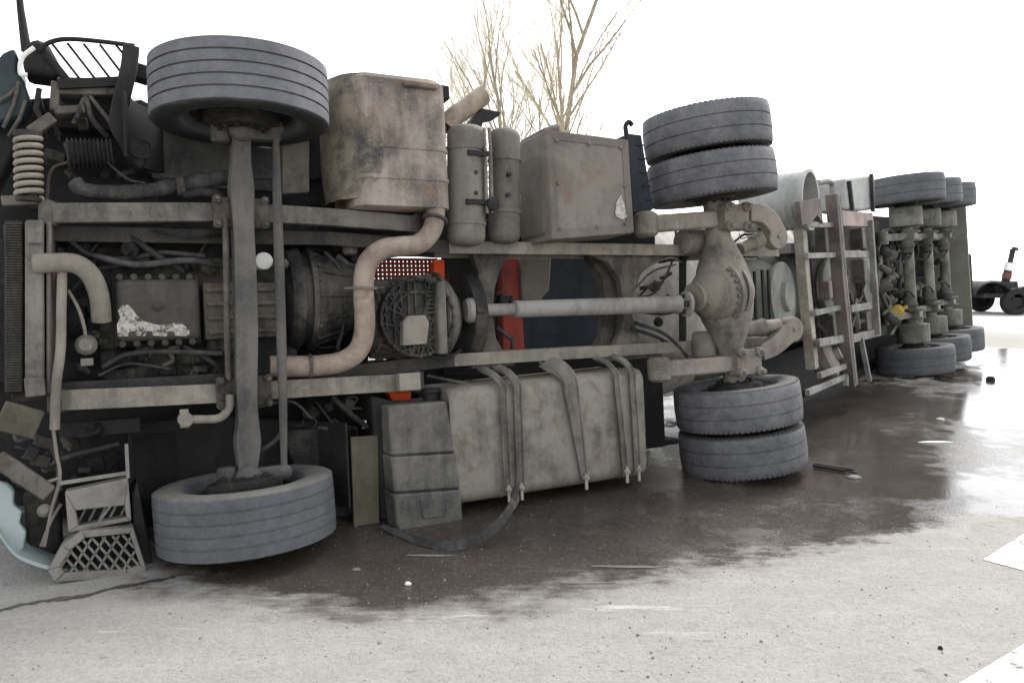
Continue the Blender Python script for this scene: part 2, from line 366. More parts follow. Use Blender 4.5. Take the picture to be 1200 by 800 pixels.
a, b = G(1122, 802).xy, G(1205, 752).xy; dr = (b - a).normalized(); nn = Vector((dr.y, -dr.x))
marking([a - dr * .6, b + dr * 1.6, b + dr * 1.6 + nn * .16, a - dr * .6 + nn * .16])
a, b = G(1152, 656).xy, G(1212, 618).xy; dr2 = (b - a).normalized(); nn = Vector((dr2.y, -dr2.x))
marking([a, b + dr2 * 1.5, b + dr2 * 1.5 + nn * .4, a + nn * .22])

cp = [(-20, 722), (20, 710), (60, 703), (95, 699), (130, 690), (165, 684), (205, 676)]
M['tar'] = grime('tar_filled_crack', (.10, .093, .082), (.035, .032, .03))
rk = random.Random(2); top_, bot_ = [], []
for p in spline([G(*q) for q in cp], 8): top_.append((p.x, p.y + rk.uniform(.005, .03), .004)); bot_.append((p.x, p.y - rk.uniform(.005, .03), .004))
nc = len(top_); b = MB().add(top_ + bot_, [(i, nc + i, nc + i + 1, i + 1) for i in range(nc - 1)]); o = b.build('road_crack', 'tar', smooth=0); o['kind'] = 'structure'

# ================================================================== TRACTOR
T = root('overturned_tractor', TO, TU, TV, TW, 1.335)
tag(T, 'dusty lorry tractor lying on its side with its oily underside, engine and two axles exposed', 'truck')

# ---- wheels
def tyre_mesh(name, r, wd, rr, groove=True, lugs=False):
    h = wd / 2; p = []; gd = groove if isinstance(groove, float) else .012
    # inside bead -> sidewall -> tread -> sidewall -> bead   (t along axis, radius)
    p += [(-h * .62, rr), (-h * .92, rr + .03), (-h * 1.0, (r + rr) / 2), (-h * .99, r - .06), (-h * .955, r - .018)]
    if groove:
        t0, t1 = -h * .90, h * .90; n = 4; p.append((t0, r - .003))
        for i in range(n):
            c = t0 + (t1 - t0) * (i + 1) / (n + 1)
            p += [(c - .006, r), (c - .004, r - gd), (c + .004, r - gd), (c + .006, r)]
        p.append((t1, r - .003))
    else: p += [(-h * .88, r - .004), (-h * .62, r), (-h * .34, r + .002), (-h * .33, r - .006), (-h * .29, r - .006), (-h * .28, r + .003), (h * .28, r + .003), (h * .29, r - .006), (h * .33, r - .006), (h * .34, r + .002), (h * .62, r), (h * .88, r - .004)]
    p += [(h * .955, r - .018), (h * .99, r - .06), (h, (r + rr) / 2), (h * .92, rr + .03), (h * .62, rr)]
    b = MB().ring((0, 0, 0), (0, 1, 0), p, 72)
    if lugs:      # shoulder blocks of the drive tyres
        for i in range(76):
            a = 2 * PI * i / 76
            for sgn in (-1, 1):
                c = Vector((math.sin(a) * (r - .0195), sgn * h * .90, math.cos(a) * (r - .0195)))
                b.box(c, (.024, h * .13, .022), Matrix.Rotation(a, 3, 'Y'))
    return b
def wheel(parent, loc, rotz, r, wd, rr, tyremat, inner=1, groove=True, lugs=False, label=None, cache={}):
    """inner = side (along v) on which the axle meets the wheel"""
    key = (r, wd, inner, groove, lugs, tyremat)
    if key not in cache:
        h = wd / 2
        rim = MB().ring((0, 0, 0), (0, 1, 0), [(-h * .6, rr), (-h * .66, rr + .012), (-h * .62, rr - .02), (-h * .2, rr - .03), (-h * .1, rr - .05), (h * .1, rr - .05), (h * .2, rr - .03), (h * .62, rr - .02), (h * .66, rr + .012), (h * .6, rr)], 48)
        rim.lathe((0, 0, 0), (0, 1, 0), [(-h * .35 * inner - .008, .02), (-h * .35 * inner - .008, rr - .03), (-h * .35 * inner + .008, rr - .03), (-h * .35 * inner + .008, .02)], 40)
        w0 = rim.build('wheel', 'rim', None)
        t0 = tyre_mesh('tyre', r, wd, rr, groove, lugs).build('tyre', tyremat, None, smooth=50)
        d = MB().lathe((0, 0, 0), (0, 1, 0), [(-h * .3 * inner, .05), (-h * .3 * inner, .20), (inner * h * .9, .205), (inner * h * .95, .16), (inner * h * 1.05, .15), (inner * h * 1.08, .08)][::1], 32)
        for i in range(10):
            a = 2 * PI * i / 10; d.lathe((math.sin(a) * .12, inner * h * 1.0, math.cos(a) * .12), (0, inner, 0), [(0, .016), (.03, .016)], 6)
        d0 = d.build('brake_drum', 'dark', None)
        cache[key] = (w0.data, t0.data, d0.data)
        for o in (w0, t0, d0): bpy.data.objects.remove(o)
    wm, tm, dm = cache[key]
    o = bpy.data.objects.new('wheel', wm); C.objects.link(o); o.parent = parent
    o.location = Vector(loc) + Vector((0, parent['off'], 0)); o.rotation_euler = (0, random.uniform(0, 6), rotz)
    o.rotation_mode = 'XYZ'
    # spin about own axle, then lean: matrix = Rz(lean) * Ry(spin)
    o.rotation_euler = (Matrix.Rotation(rotz, 3, 'Z') @ Matrix.Rotation(random.uniform(0, 6), 3, 'Y')).to_euler()
    for nm, m in (('tyre', tm), ('brake_drum', dm)):
        c = bpy.data.objects.new(nm, m); C.objects.link(c); c.parent = o
    if label: o['label'] = label
    return o
HF = 1.1865
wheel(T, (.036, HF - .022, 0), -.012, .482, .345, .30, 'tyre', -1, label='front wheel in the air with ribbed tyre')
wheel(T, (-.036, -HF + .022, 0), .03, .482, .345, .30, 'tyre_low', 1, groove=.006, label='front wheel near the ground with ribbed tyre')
WB, RRZ = 3.5388, .0932; AX = Vector((-math.sin(RRZ), math.cos(RRZ), 0)); RC = Vector((WB, 0, 0))
for kk, inn, lab in ((1.0286 + .172, -1, 'outer upper drive wheel'), (1.0286 - .172, -1, 'inner upper drive wheel'), (-1.0286 + .172, 1, 'inner lower drive wheel'), (-1.0286 - .172, 1, 'outer lower drive wheel')):
    wheel(T, RC + AX * kk + Vector((0, .02 if kk > 0 else 0, 0)), RRZ, .476, .312, .30, 'tyre_r', inn, groove=False, lugs=True, label=lab)

# ---- cab shell behind the running gear
def mb(): return MB()
cabd = [(-1.45, -1.14), (.55, -1.16), (.72, -1.1), (.74, 1.02), (.55, 1.1), (-1.25, 1.1), (-1.45, .95)]
mb().prism(cabd, -2.75, -.86).build('cab_body', 'black', T, .05)
mb().prism([(-1.38, -.40), (.70, -.40), (.70, .44), (-1.38, .44)], -.86, -.74).build('cab_floor', 'dark', T, .02)
# ---- frame rails (C-channels), flange facing the viewer
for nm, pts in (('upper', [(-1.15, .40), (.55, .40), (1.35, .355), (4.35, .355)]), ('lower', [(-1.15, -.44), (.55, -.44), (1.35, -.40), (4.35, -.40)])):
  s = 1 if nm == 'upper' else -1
  for seg_, mat_, nm_ in ((pts[:3], 'oily', 'front_rail'), (pts[2:], 'spring', 'frame_rail')):  # front section dark: shade beneath the springs put into the colour
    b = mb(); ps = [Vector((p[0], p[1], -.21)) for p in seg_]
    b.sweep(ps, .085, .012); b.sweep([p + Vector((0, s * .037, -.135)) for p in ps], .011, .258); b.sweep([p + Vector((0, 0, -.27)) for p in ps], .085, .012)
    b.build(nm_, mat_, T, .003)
print('frame upper', L(560, 292, -.21), L(730, 292, -.21), 'lower', L(540, 437, -.21), L(770, 424, -.21))
print('spring', L(55, 249, -.05), L(487, 262, -.05), L(70, 470, -.05), L(487, 447, -.05))

def panel(pts, w0, w1, nm, mat='black', bev=.006): return mb().prism([L(x, y, w1).xy for x, y in pts], w0, w1).build(nm, mat, T, bev)
panel([(34, 116), (150, 108), (176, 150), (186, 246), (34, 246)], -.66, -.6, 'gap_blocker')  # added dark sheets that close bright gaps behind the chassis
panel([(372, 236), (628, 232), (628, 286), (548, 300), (440, 300), (372, 320)], -.72, -.66, 'gap_blocker')
panel([(352, 300), (432, 300), (432, 440), (352, 440)], -.72, -.66, 'gap_blocker')
panel([(520, 292), (580, 292), (580, 440), (520, 440)], -.66, -.60, 'gap_blocker')
panel([(560, 258), (768, 250), (768, 296), (560, 300)], -.60, -.55, 'gap_blocker')
panel([(360, 430), (600, 424), (600, 500), (360, 540)], -.72, -.66, 'gap_blocker')
mb().box((2.1, -.83, -.72), (2.7, .84, .06)).build('side_blocker', 'black', T, .01)  # dark plates added to hide bright ground behind the tank
mb().box((1.9, -1.22, -1.3), (3.4, .05, 1.2)).build('side_blocker', 'black', T, .01)
# ---- leaf springs on the front axle
def leaf(pts, wd, mt, nm='leaf_spring'):
    P = spline(LL(pts)); b = mb()
    sp = b.sweep(P, wd, .03).build(nm, mt, T, .004)
    b2 = mb(); b2.sweep([p + Vector((0, 0, -.045)) for p in P[2:-2]], wd * .98, .028); b2.build('second_leaf', 'steel', sp, .004).location = (0, 0, 0)
    return sp, P
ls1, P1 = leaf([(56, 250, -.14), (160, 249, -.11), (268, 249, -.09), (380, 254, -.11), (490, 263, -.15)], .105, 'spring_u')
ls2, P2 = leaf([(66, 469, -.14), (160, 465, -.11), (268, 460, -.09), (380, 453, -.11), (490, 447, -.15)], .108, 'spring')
for P in (P1, P2):
    for e in (P[0], P[-1]):
        b = mb(); b.lathe(e + Vector((0, -.065, -.02)), (0, 1, 0), [(0, .045), (.13, .045)], 16); b.lathe(e + Vector((0, -.075, -.02)), (0, 1, 0), [(0, .022), (.15, .022)], 6)
        b.box(e + Vector((0, 0, -.12)), (.09, .12, .16)); b.build('spring_shackle', 'steel', T, .006)
# ---- front axle forging
fa = [(283, 140, -.02), (283, 190, -.02), (284, 232, .0), (287, 300, .03), (289, 380, .035), (289, 450, .03), (291, 492, 0), (291, 530, -.02), (291, 566, -.02)]
P = spline(LL(fa), 5); n = len(P)
def sw(t): return .10 + .035 * math.exp(-((t - .84) / .07) ** 2) + .03 * math.exp(-((t - .22) / .07) ** 2) + .02 * math.exp(-((t - .5) / .2) ** 2)
b = mb(); b.sweep(P, [sw(i / (n - 1)) for i in range(n)], .035); b.sweep([p + Vector((0, 0, -.05)) for p in P], [.035] * n, .08); b.sweep([p + Vector((0, 0, -.10)) for p in P], [sw(i / (n - 1)) for i in range(n)], .03)
fax = b.build('front_axle', 'faxle', T, .008)
for (px, py, s) in ((283, 152, 1), (291, 560, -1)):
    c = L(px, py, -.03); b = mb()
    b.lathe(c + Vector((0, 0, -.10)), (0, 0, 1), [(0, .06), (.02, .075), (.15, .075), (.17, .05), (.19, .03)], 20)
    b.box(c + Vector((-.0, s * .06, -.02)), (.20, .09, .15)); b.box(c + Vector((.1, -s * .02, .0)), (.22, .07, .07)); b.lathe(c + Vector((-.11, -s * .015, -.03)), (0, 1, 0), [(-.06, .045), (-.05, .055), (.05, .055), (.06, .04)], 16)
    b.build('steering_knuckle', 'faxle', T, .01)
for (px, py) in ((268, 248), (272, 460)):
    c = L(px, py, -.03); b = mb(); b.box(c + Vector((.07, 0, -.05)), (.30, .17, .06))
    for du in (-.06, .2):
        for dv in (-.07, .07):
            b.lathe(c + Vector((du, dv, -.04)), (0, 0, 1), [(0, .014), (.085, .014)], 8); b.lathe(c + Vector((du, dv, -.01)), (0, 0, 1), [(0, .026), (.025, .026)], 6)
    b.build('spring_clamp', 'steel', T, .006)
b = mb(); P = spline(LL([(323, 150, -.02), (325, 240, .02), (328, 340, .04), (331, 450, .02), (333, 552, -.02)]), 6)
b.tube(P, [.018 + .011 * math.sin(PI * i / (len(P) - 1)) for i in range(len(P))], 12); tr = b.build('track_rod', 'faxle', T)
for p in (P[0], P[-1]):
    mb().lathe(p + Vector((0, 0, -.05)), (0, 0, 1), [(0, .02), (.01, .042), (.07, .042), (.085, .02)], 16).build('ball_joint', 'faxle', tr).location = (0, 0, 0)
mb().tube(spline(LL([(264, 255, -.04), (265, 300, -.02), (266, 380, -.02), (268, 445, -.04)])), .018, 10).build('stabiliser_bar', 'steel', T)
b = mb(); b.tube(spline(LL([(214, 491, -.04), (240, 491, -.03), (258, 489, -.02), (268, 478, -.02), (270, 462, -.02)])), .024, 12); b.lathe(L(217, 491, -.06), (0, 0, 1), [(-.03, .04), (.05, .04)], 14); b.box(L(216, 490, -.04), (.045, .10, .05)); b.build('stabiliser_arm', 'hosepale', T, .004)
mb().tube(spline(LL([(335, 486, -.06), (326, 512, -.07), (303, 530, -.08)])), .014, 8).build('brake_hose', 'hose', T)

# ---- engine
EV = L(200, 365, -.2).y
b = mb(); a0, a1 = L(112, 300, -.36), L(350, 440, -.36)
b.box(((a0.x + a1.x) / 2, (a0.y + a1.y) / 2, -.56), (a1.x - a0.x, a0.y - a1.y, .42)); b.build('engine_block', 'engine', T, .02)
p0, p1 = L(134, 327, -.13), L(236, 397, -.13)
b = mb(); b.prism([(p0.x, p1.y), (p1.x, p1.y), (p1.x, p0.y), (p0.x, p0.y)], -.42, -.13)
pan = b.build('oil_pan', 'pan', T, .03, seg=3)
b = mb(); b.prism([(p0.x - .015, p1.y - .02), (p1.x + .01, p1.y - .02), (p1.x + .01, p0.y + .025), (p0.x - .015, p0.y + .025)], -.30, -.26)
for i in range(6):
    x = p0.x + (p1.x - p0.x) * (i + .35) / 6
    for y in (p0.y + .012, p1.y - .012): b.lathe((x, y, -.27), (0, 0, 1), [(0, .02), (.13, .02)], 8)
b.lathe(L(185, 359, -.135), (0, 0, 1), [(0, .03), (.015, .03), (.02, .016), (.035, .016)], 10)
b.build('pan_flange', 'pan', pan, .004).location = (0, 0, 0)
# scraped bright area on the pan: thin bare-metal skin with a ragged edge
q = [(138, 394), (137, 380), (141, 372), (138, 364), (143, 358), (150, 357), (155, 362), (160, 369), (168, 376), (178, 379), (187, 381), (196, 379), (203, 378), (212, 379), (217, 382), (222, 387), (222, 391), (218, 394), (205, 393), (203, 388), (197, 388), (195, 394), (180, 393), (178, 388), (172, 388), (170, 394), (160, 393), (158, 388), (152, 388), (150, 394)]
b = mb(); b.prism([L(x, y, -.128).xy for x, y in q], -.131, -.1275); b.build('scraped_metal', 'scrape', pan).location = (0, 0, 0)
p0, p1 = L(238, 331, -.16), L(336, 394, -.16)
b = mb(); b.prism([(p0.x, p1.y), (p1.x, p1.y), (p1.x, p0.y), (p0.x, p0.y)], -.42, -.19)
for i in range(4): y = p1.y + (p0.y - p1.y) * (i + .5) / 4; b.box(((p0.x + p1.x) / 2, y, -.18), (p1.x - p0.x - .03, .03, .04))
b.build('engine_sump', 'steel', T, .012)
# flywheel housing and clutch bell, turned about the crank axis
cy = L(360, 348, -.3).y; c = Vector((L(345, 348, -.3).x, cy, -.42))
b = mb(); b.lathe(c, (1, 0, 0), [(-.06, .25), (-.04, .31), (0, .33), (.03, .33), (.035, .30), (.075, .295), (.08, .335), (.11, .335), (.115, .31), (.2, .27), (.42, .22)], 48); bell = b.build('clutch_housing', 'engine', T, smooth=30)
b = mb()
for i in range(20):
    a = 2 * PI * i / 20; b.lathe(c + Vector((.105, math.cos(a) * .315, math.sin(a) * .315)), (1, 0, 0), [(0, .014), (.03, .014)], 6)
for i in range(12):
    a = 2 * PI * i / 12; p = c + Vector((.11, math.cos(a) * .30, math.sin(a) * .30)); q_ = c + Vector((.40, math.cos(a) * .215, math.sin(a) * .215)); b.bar(p, q_, .014, .03, (0, math.cos(a), math.sin(a)))
b.build('housing_rib', 'engine', bell, .002).location = (0, 0, 0)
c = L(309, 306, -.2); b = mb(); b.lathe(c, (0, 0, 1), [(-.12, .045), (0, .045), (.012, .052), (.02, .045), (.022, .0)], 24); b.build('filter_cap', 'white', T)
mb().lathe(L(332, 309, -.1), (0, 0, 1), [(-.1, .03), (0, .032), (.02, .025)], 16).build('plug_cap', 'alloy', T)

# ---- gearbox: ribbed casting around the shaft axis
gc = L(440, 372, -.32); g1 = L(548, 366, -.25)
ax = Vector((1, 0, 0)); gx0, gx1 = L(440, 370, -.25).x, L(530, 370, -.25).x
gy = L(490, 372, -.2).y
b = mb(); o_ = Vector((gx0 - .12, gy, -.36))
Lg = gx1 - gx0
b.lathe(o_, ax, [(0, .20), (.06, .22), (.16, .235), (Lg * .55, .25), (Lg * .9, .27), (Lg + .02, .285), (Lg + .06, .29), (Lg + .10, .26), (Lg + .16, .18), (Lg + .2, .1)], 40)
gb = b.build('gearbox', 'alloy', T, smooth=30)
b = mb()
for i in range(22):
    a = 2 * PI * i / 22; rr0, rr1 = .235, .285
    p = o_ + Vector((.1, math.cos(a) * rr0, math.sin(a) * rr0)); q_ = o_ + Vector((Lg, math.cos(a + .25) * rr1, math.sin(a + .25) * rr1))
    b.bar(p, q_, .016, .035, (0, math.cos(a), math.sin(a)))
for t, r_ in ((.12, .25), (Lg * .45, .27), (Lg * .75, .285), (Lg + .03, .31)):
    b.ring(o_ + Vector((t, 0, 0)), ax, [(-.012, r_ - .05), (.012, r_ - .05), (.012, r_), (-.012, r_)], 40)
b.build('casting_rib', 'alloy', gb, .003).location = (0, 0, 0)
# rear cover with cooling ribs and the square blank plate
b = mb(); cc = L(490, 372, -.05)
b.lathe(cc + Vector((0, 0, -.07)), (0, 0, 1), [(0, .25), (.03, .25), (.045, .235)], 40)
rg = random.Random(3)
for i in range(9):
    x = -.2 + i * .05 + rg.uniform(-.012, .012); yy = math.sqrt(max(.004, .23 ** 2 - x * x)); b.bar(cc + Vector((x, -yy, -.02)), cc + Vector((x + rg.uniform(-.01, .01), yy, -.02)), .011, .034)
for i in range(11):
    a0, a1 = rg.uniform(0, 6.28), 0; a1 = a0 + rg.uniform(1.2, 3); b.bar(cc + Vector((math.cos(a0) * .235, math.sin(a0) * .235, -.018)), cc + Vector((math.cos(a1) * .235, math.sin(a1) * .235, -.018)), .013, .03)
for i in range(7): b.box(cc + Vector((.10, .03 + i * .026, -.015)), (.09, .012, .045))
for i in range(24): a = 2 * PI * i / 24; b.lathe(cc + Vector((math.cos(a) * .242, math.sin(a) * .242, 0)), (0, 0, 1), [(0, .012), (.02, .012)], 6)
b.ring(cc + Vector((0, 0, -.03)), (0, 0, 1), [(0, .232), (.035, .232), (.035, .25), (0, .25)], 40); b.ring(cc + Vector((0, 0, -.03)), (0, 0, 1), [(0, .155), (.028, .155), (.028, .168), (0, .168)], 36)
b.build('ribbed_cover', 'engine', gb, .002).location = (0, 0, 0)
b = mb(); b.prism([L(x, y, 0).xy for x, y in ((472, 378), (478, 370), (498, 369), (503, 378), (500, 403), (472, 405))], -.06, .005); b.build('blank_plate', 'spring', gb, .006).location = (0, 0, 0)
b = mb(); b.bar(L(515, 330, -.03), L(518, 415, -.03), .06, .07); b.build('side_rail', 'alloy', gb, .01).location = (0, 0, 0)
# retarder disc behind it
c = Vector((L(546, 370, -.4).x + .04, gy, -.42)); b = mb(); b.lathe(c, ax, [(-.1, .25), (-.09, .30), (-.04, .315), (.0, .31), (.02, .27), (.05, .15)], 48); b.build('retarder', 'dark', T)
# ---- driveshaft
s0, s1 = L(545, 364, -.18), L(806, 356, .02); d = (s1 - s0); dl = d.length
b = mb(); b.lathe(s0, d, [(0, .07), (.02, .085), (.05, .085), (.055, .05), (.12, .05), (.16, .042), (dl * .2, .042), (dl * .205, .058), (dl * .93, .062), (dl * .94, .07), (dl * .955, .07), (dl * .96, .045), (dl * .98, .045), (dl * .985, .095), (dl, .095)], 32)
sh = b.build('driveshaft', 'shaft', T)
for t in (.085, dl * .97):
    b = mb(); p = s0 + d.normalized() * t; b.box(p, (.07, .045, .15)); b.box(p, (.07, .15, .045)); b.build('universal_joint', 'dark', sh, .01).location = (0, 0, 0)

# ---- frame crossmembers with the eight-cornered window
b = mb(); b.prism([L(x, y, -.3).xy for x, y in ((552, 296), (596, 298), (586, 316), (579, 340), (577, 368), (581, 396), (592, 416), (604, 428), (552, 432), (562, 412), (556, 366), (560, 320))], -.36, -.29); b.build('crossmember', 'steel', T, .008)
b = mb(); b.prism([L(x, y, -.27).xy for x, y in ((690, 298), (772, 290), (780, 300), (752, 318), (742, 345), (741, 372), (750, 398), (778, 418), (700, 424), (716, 412), (729, 385), (731, 358), (726, 328), (712, 308))], -.33, -.26); b.build('crossmember', 'steel', T, .008)
b = mb(); b.prism([L(x, y, -.42).xy for x, y in ((688, 300), (705, 300), (719, 325), (724, 360), (719, 395), (704, 420), (690, 420), (704, 396), (710, 360), (704, 325))], -.50, -.40); b.build('inner_rib', 'steel', T, .006)
# ---- exhaust: transverse silencer, tail pipe, downpipe
bx = [(418, 230), (522, 236)]
q0, q1 = L(418, 240, .02), L(531, 245, .02); top = L(470, 88, .02).y; bot = L(470, 243, .02).y
def rrect(u0, u1, w0, w1, r, n=6):
    out = []
    for cx, cz, a0 in ((u1 - r, w1 - r, 0), (u0 + r, w1 - r, 90), (u0 + r, w0 + r, 180), (u1 - r, w0 + r, 270)):
        for i in range(n + 1): a = math.radians(a0 + 90 * i / n); out.append((cx + r * math.cos(a), cz + r * math.sin(a)))
    return out
sec = rrect(q0.x, q1.x, -.58, .03, .10, 8)
def sleeve(b, y, g): return [(cxu + (cxu - (q0.x + q1.x) / 2) * g, y, cz + (cz + .27) * g) for cxu, cz in sec]
b = mb(); prof = [(bot, -.06), (bot + .008, 0), (bot + .17, 0), (bot + .175, .02), (bot + .195, .02), (bot + .20, 0), (bot + .36, 0), (bot + .365, .02), (bot + .385, .02), (bot + .39, 0), (bot + .58, 0), (top - .03, -.01), (top, -.10)]
b.loft([sleeve(b, y, g) for y, g in prof]); sil = b.build('silencer', 'silencer', T, smooth=30)
b = mb(); b.box(((q0.x + q1.x) / 2 + .12, top - .06, .045), (.22, .035, .05)); b.build('lifting_lip', 'silencer', sil, .01).location = (0, 0, 0)
# scorched heat shield bulging forward of the silencer
secs = []
hy0, hy1 = L(400, 238, -.2).y, L(400, 96, -.2).y
for i in range(13):
    t = i / 12; y = hy0 + (hy1 - hy0) * t; g = .85 + .15 * math.sin(PI * min(1, .2 + t * .75))
    pr = []
    for j in range(13):
        a = math.radians(60 + 130 * j / 12); pr.append((q0.x + .12 + .25 * g * math.cos(a), y + random.uniform(-.004, .004), -.26 + .30 * g * math.sin(a)))
    inn = [(p[0] + .012, p[1], p[2] - .012) for p in pr][::-1]
    secs.append(pr + inn)
b = mb(); b.loft(secs); b.build('heat_shield', 'heat', T, smooth=60)
b = mb(); b.tube(spline(LL([(522, 150, -.2), (532, 137, -.2), (545, 128, -.2), (566, 112, -.2)])), .066, 20, False); b.tube(spline(LL([(566, 112, -.2), (545, 128, -.2), (532, 137, -.2), (526, 146, -.2)])), .056, 20, False)
tp_ = b.build('tail_pipe', 'pipe', T, smooth=60)
b = mb(); b.prism([L(x, y, -.2).xy for x, y in ((553, 141), (562, 129), (584, 133), (582, 138), (566, 141), (562, 149), (548, 150))], -.30, -.16); b.build('pipe_bracket', 'black', T, .004)
mb().box(Vector((q1.x + .005, L(525, 112, -.1).y, -.1)), (.07, .09, .12)).build('rubber_mount', 'black', T, .01)
ep = [(509, 238, -.04), (510, 254, -.03), (505, 272, -.01), (490, 286, .01), (468, 289, .02), (447, 293, .02), (431, 308, .02), (426, 332, .02), (427, 362, .01), (427, 388, -.01), (420, 410, -.03), (402, 423, -.05), (375, 428, -.07), (345, 429, -.08), (316, 429, -.09)]
P = spline(LL(ep), 5); b = mb(); b.tube(P, .062, 22); ex = b.build('exhaust_pipe', 'pipe', T, smooth=60)
for i in (6, 36, 62):
    p = P[i]; d = (P[i + 1] - P[i - 1]).normalized(); b = mb(); b.ring(p, d, [(-.009, .06), (.009, .06), (.009, .082 if i != 62 else .072), (-.009, .082 if i != 62 else .072)], 24)
    if i == 36: b.box(p + Vector((-.10, 0, 0)), (.05, .012, .04)); b.box(p + Vector((.10, 0, 0)), (.05, .012, .04))
    b.build('pipe_clamp', 'steel', ex, .002).location = (0, 0, 0)

# ---- air reservoirs
def reservoir(x0, x1, y0, y1, ww, bands):
    cx_ = (x0 + x1) / 2; p, q = L(cx_, y0, ww), L(cx_ + .5, y1, ww); r_ = (L(x1, y1, ww).x - L(x0, y1, ww).x) / 2 * .93
    d = q - p; l = d.length; b = mb(); b.lathe(p, d, [(0, r_ * .5), (.012, r_ * .8), (.04, r_ * .97), (.06, r_), (l - .06, r_), (l - .04, r_ * .97), (l - .012, r_ * .8), (l, r_ * .5)], 36)
    o = b.build('air_reservoir', 'airtank', T, smooth=45)
    for t in bands: mb().ring(p + d * t, d, [(-.014, r_), (.014, r_), (.014, r_ + .007), (-.014, r_ + .007)], 36).build('band', 'airtank', o, .002).location = (0, 0, 0)
    return o
reservoir(524, 568, 148, 288, -.12, (.2, .82)); reservoir(573, 609, 152, 285, -.14, (.27, .73))
for (x, ww) in ((569, .0), (575, .0)): mb().tube(spline(LL([(x - 2, 150, ww), (x, 180, ww), (x + 1, 215, ww), (x + 2, 250, ww)])), .011, 8).build('air_pipe', 'spring', T)
b = mb(); b.box(L(560, 180, .0), (.15, .035, .03)); b.box(L(560, 237, .0), (.17, .035, .03)); b.lathe(L(575, 240, -.02), (0, 0, 1), [(0, .045), (.05, .045), (.06, .02)], 16)
for (x, y) in ((556, 203), (556, 227), (595, 205), (594, 229)): b.lathe(L(x, y, -.02), (0, 0, 1), [(0, .016), (.03, .016)], 8)
b.build('valve_fittings', 'dark', T, .004)['kind'] = 'stuff'
# ---- battery box
bp = [L(x, y, .08).xy for x, y in ((640, 152), (736, 164), (743, 273), (646, 281))]
mbb = mb().prism(bp, -.34, .08).build('battery_box', 'box', T, .012)
def inset(pts, f): c = sum(pts, Vector((0, 0))) / len(pts); return [c + (p - c) * f for p in pts]
b = mb(); o_, i_ = inset(bp, .99), inset(bp, .82)
for j in range(4):
    k2 = (j + 1) % 4; b.prism([o_[j], o_[k2], i_[k2], i_[j]], .081, .0855)
b.build('lid_frame', 'box', mbb, .003).location = (0, 0, 0)
for x, y in ((652, 165), (690, 169), (727, 173), (656, 268), (700, 266), (733, 262), (654, 215), (732, 218)): mb().lathe(L(x, y, .085), (0, 0, 1), [(0, .014), (.010, .014), (.014, .008)], 8).build('screw', 'box', mbb).location = (0, 0, 0)
b = mb(); b.prism([L(x, y, .0885).xy for x, y in ((722, 238), (728, 228), (732, 240), (735, 254), (729, 258), (721, 252))], .086, .0875); b.build('scuff', 'scrape', mbb).location = (0, 0, 0)
b = mb(); b.prism([L(x, y, -.3).xy for x, y in ((610, 164), (632, 156), (640, 280), (612, 283))], -.34, .02); b.build('side_case', 'airtank', mbb, .03).location = (0, 0, 0)
# ---- mudguard ahead of the upper drive wheels
b = mb(); b.prism([L(x, y, -.05).xy for x, y in ((736, 156), (752, 158), (766, 246), (742, 250))], -.5, -.05); mg = b.build('mudguard', 'navy', T, .01)
for i in range(5): mb().box(L(750 + i * 2.6, 170 + i * 16, -.043), (.07, .012, .012)).build('ridge', 'navy', mg, .003).location = (0, 0, 0)
b = mb(); b.tube(spline(LL([(735, 172, -.08), (734, 158, -.08), (733, 148, -.08), (737, 143, -.08), (741, 147, -.08)])), .018, 8); b.build('hook', 'black', T)

# ---- rear axle
def Q(du, dv, dw): return RC + Vector((math.cos(RRZ), math.sin(RRZ), 0)) * du + AX * dv + Vector((0, 0, dw))
prof = [(-.86, .085), (-.55, .085), (-.42, .10), (-.30, .15), (-.2, .205), (-.1, .235), (0, .245), (.1, .235), (.2, .205), (.30, .15), (.42, .10), (.55, .085), (.86, .085)]
secs = []
for t, r_ in prof:
    secs.append([Q(math.cos(a) * r_, t, math.sin(a) * min(r_, .13 + (r_ - .085) * .35)) for a in [2 * PI * j / 24 for j in range(24)]])
b = mb(); b.loft(secs); rax = b.build('rear_axle', 'axle', T, smooth=50)
e0 = Q(.02, 0, 0)
b = mb(); b.lathe(Q(-.01, 0, .02), (-math.cos(RRZ), -math.sin(RRZ), .07), [(.03, .245), (.07, .245), (.075, .218), (.12, .212), (.18, .195), (.23, .16), (.26, .12), (.28, .095), (.31, .09), (.315, .11), (.335, .11)], 40)
df = b.build('differential', 'axle', rax, smooth=30); df.location = (0, 0, 0)
b = mb()
for i in range(26):
    a = 2 * PI * i / 26; b.lathe(Q(-.075, math.cos(a) * .232, math.sin(a) * .232 + .02), (-1, 0, 0), [(0, .013), (.024, .013)], 6)
b.build('flange_bolts', 'brown', rax).location = (0, 0, 0)
mb().lathe(Q(.03, 0, .02), (1, 0, 0), [(0, .22), (.05, .21), (.10, .17), (.135, .10), (.14, .0)], 36).build('axle_cover', 'axle', rax, smooth=50).location = (0, 0, 0)
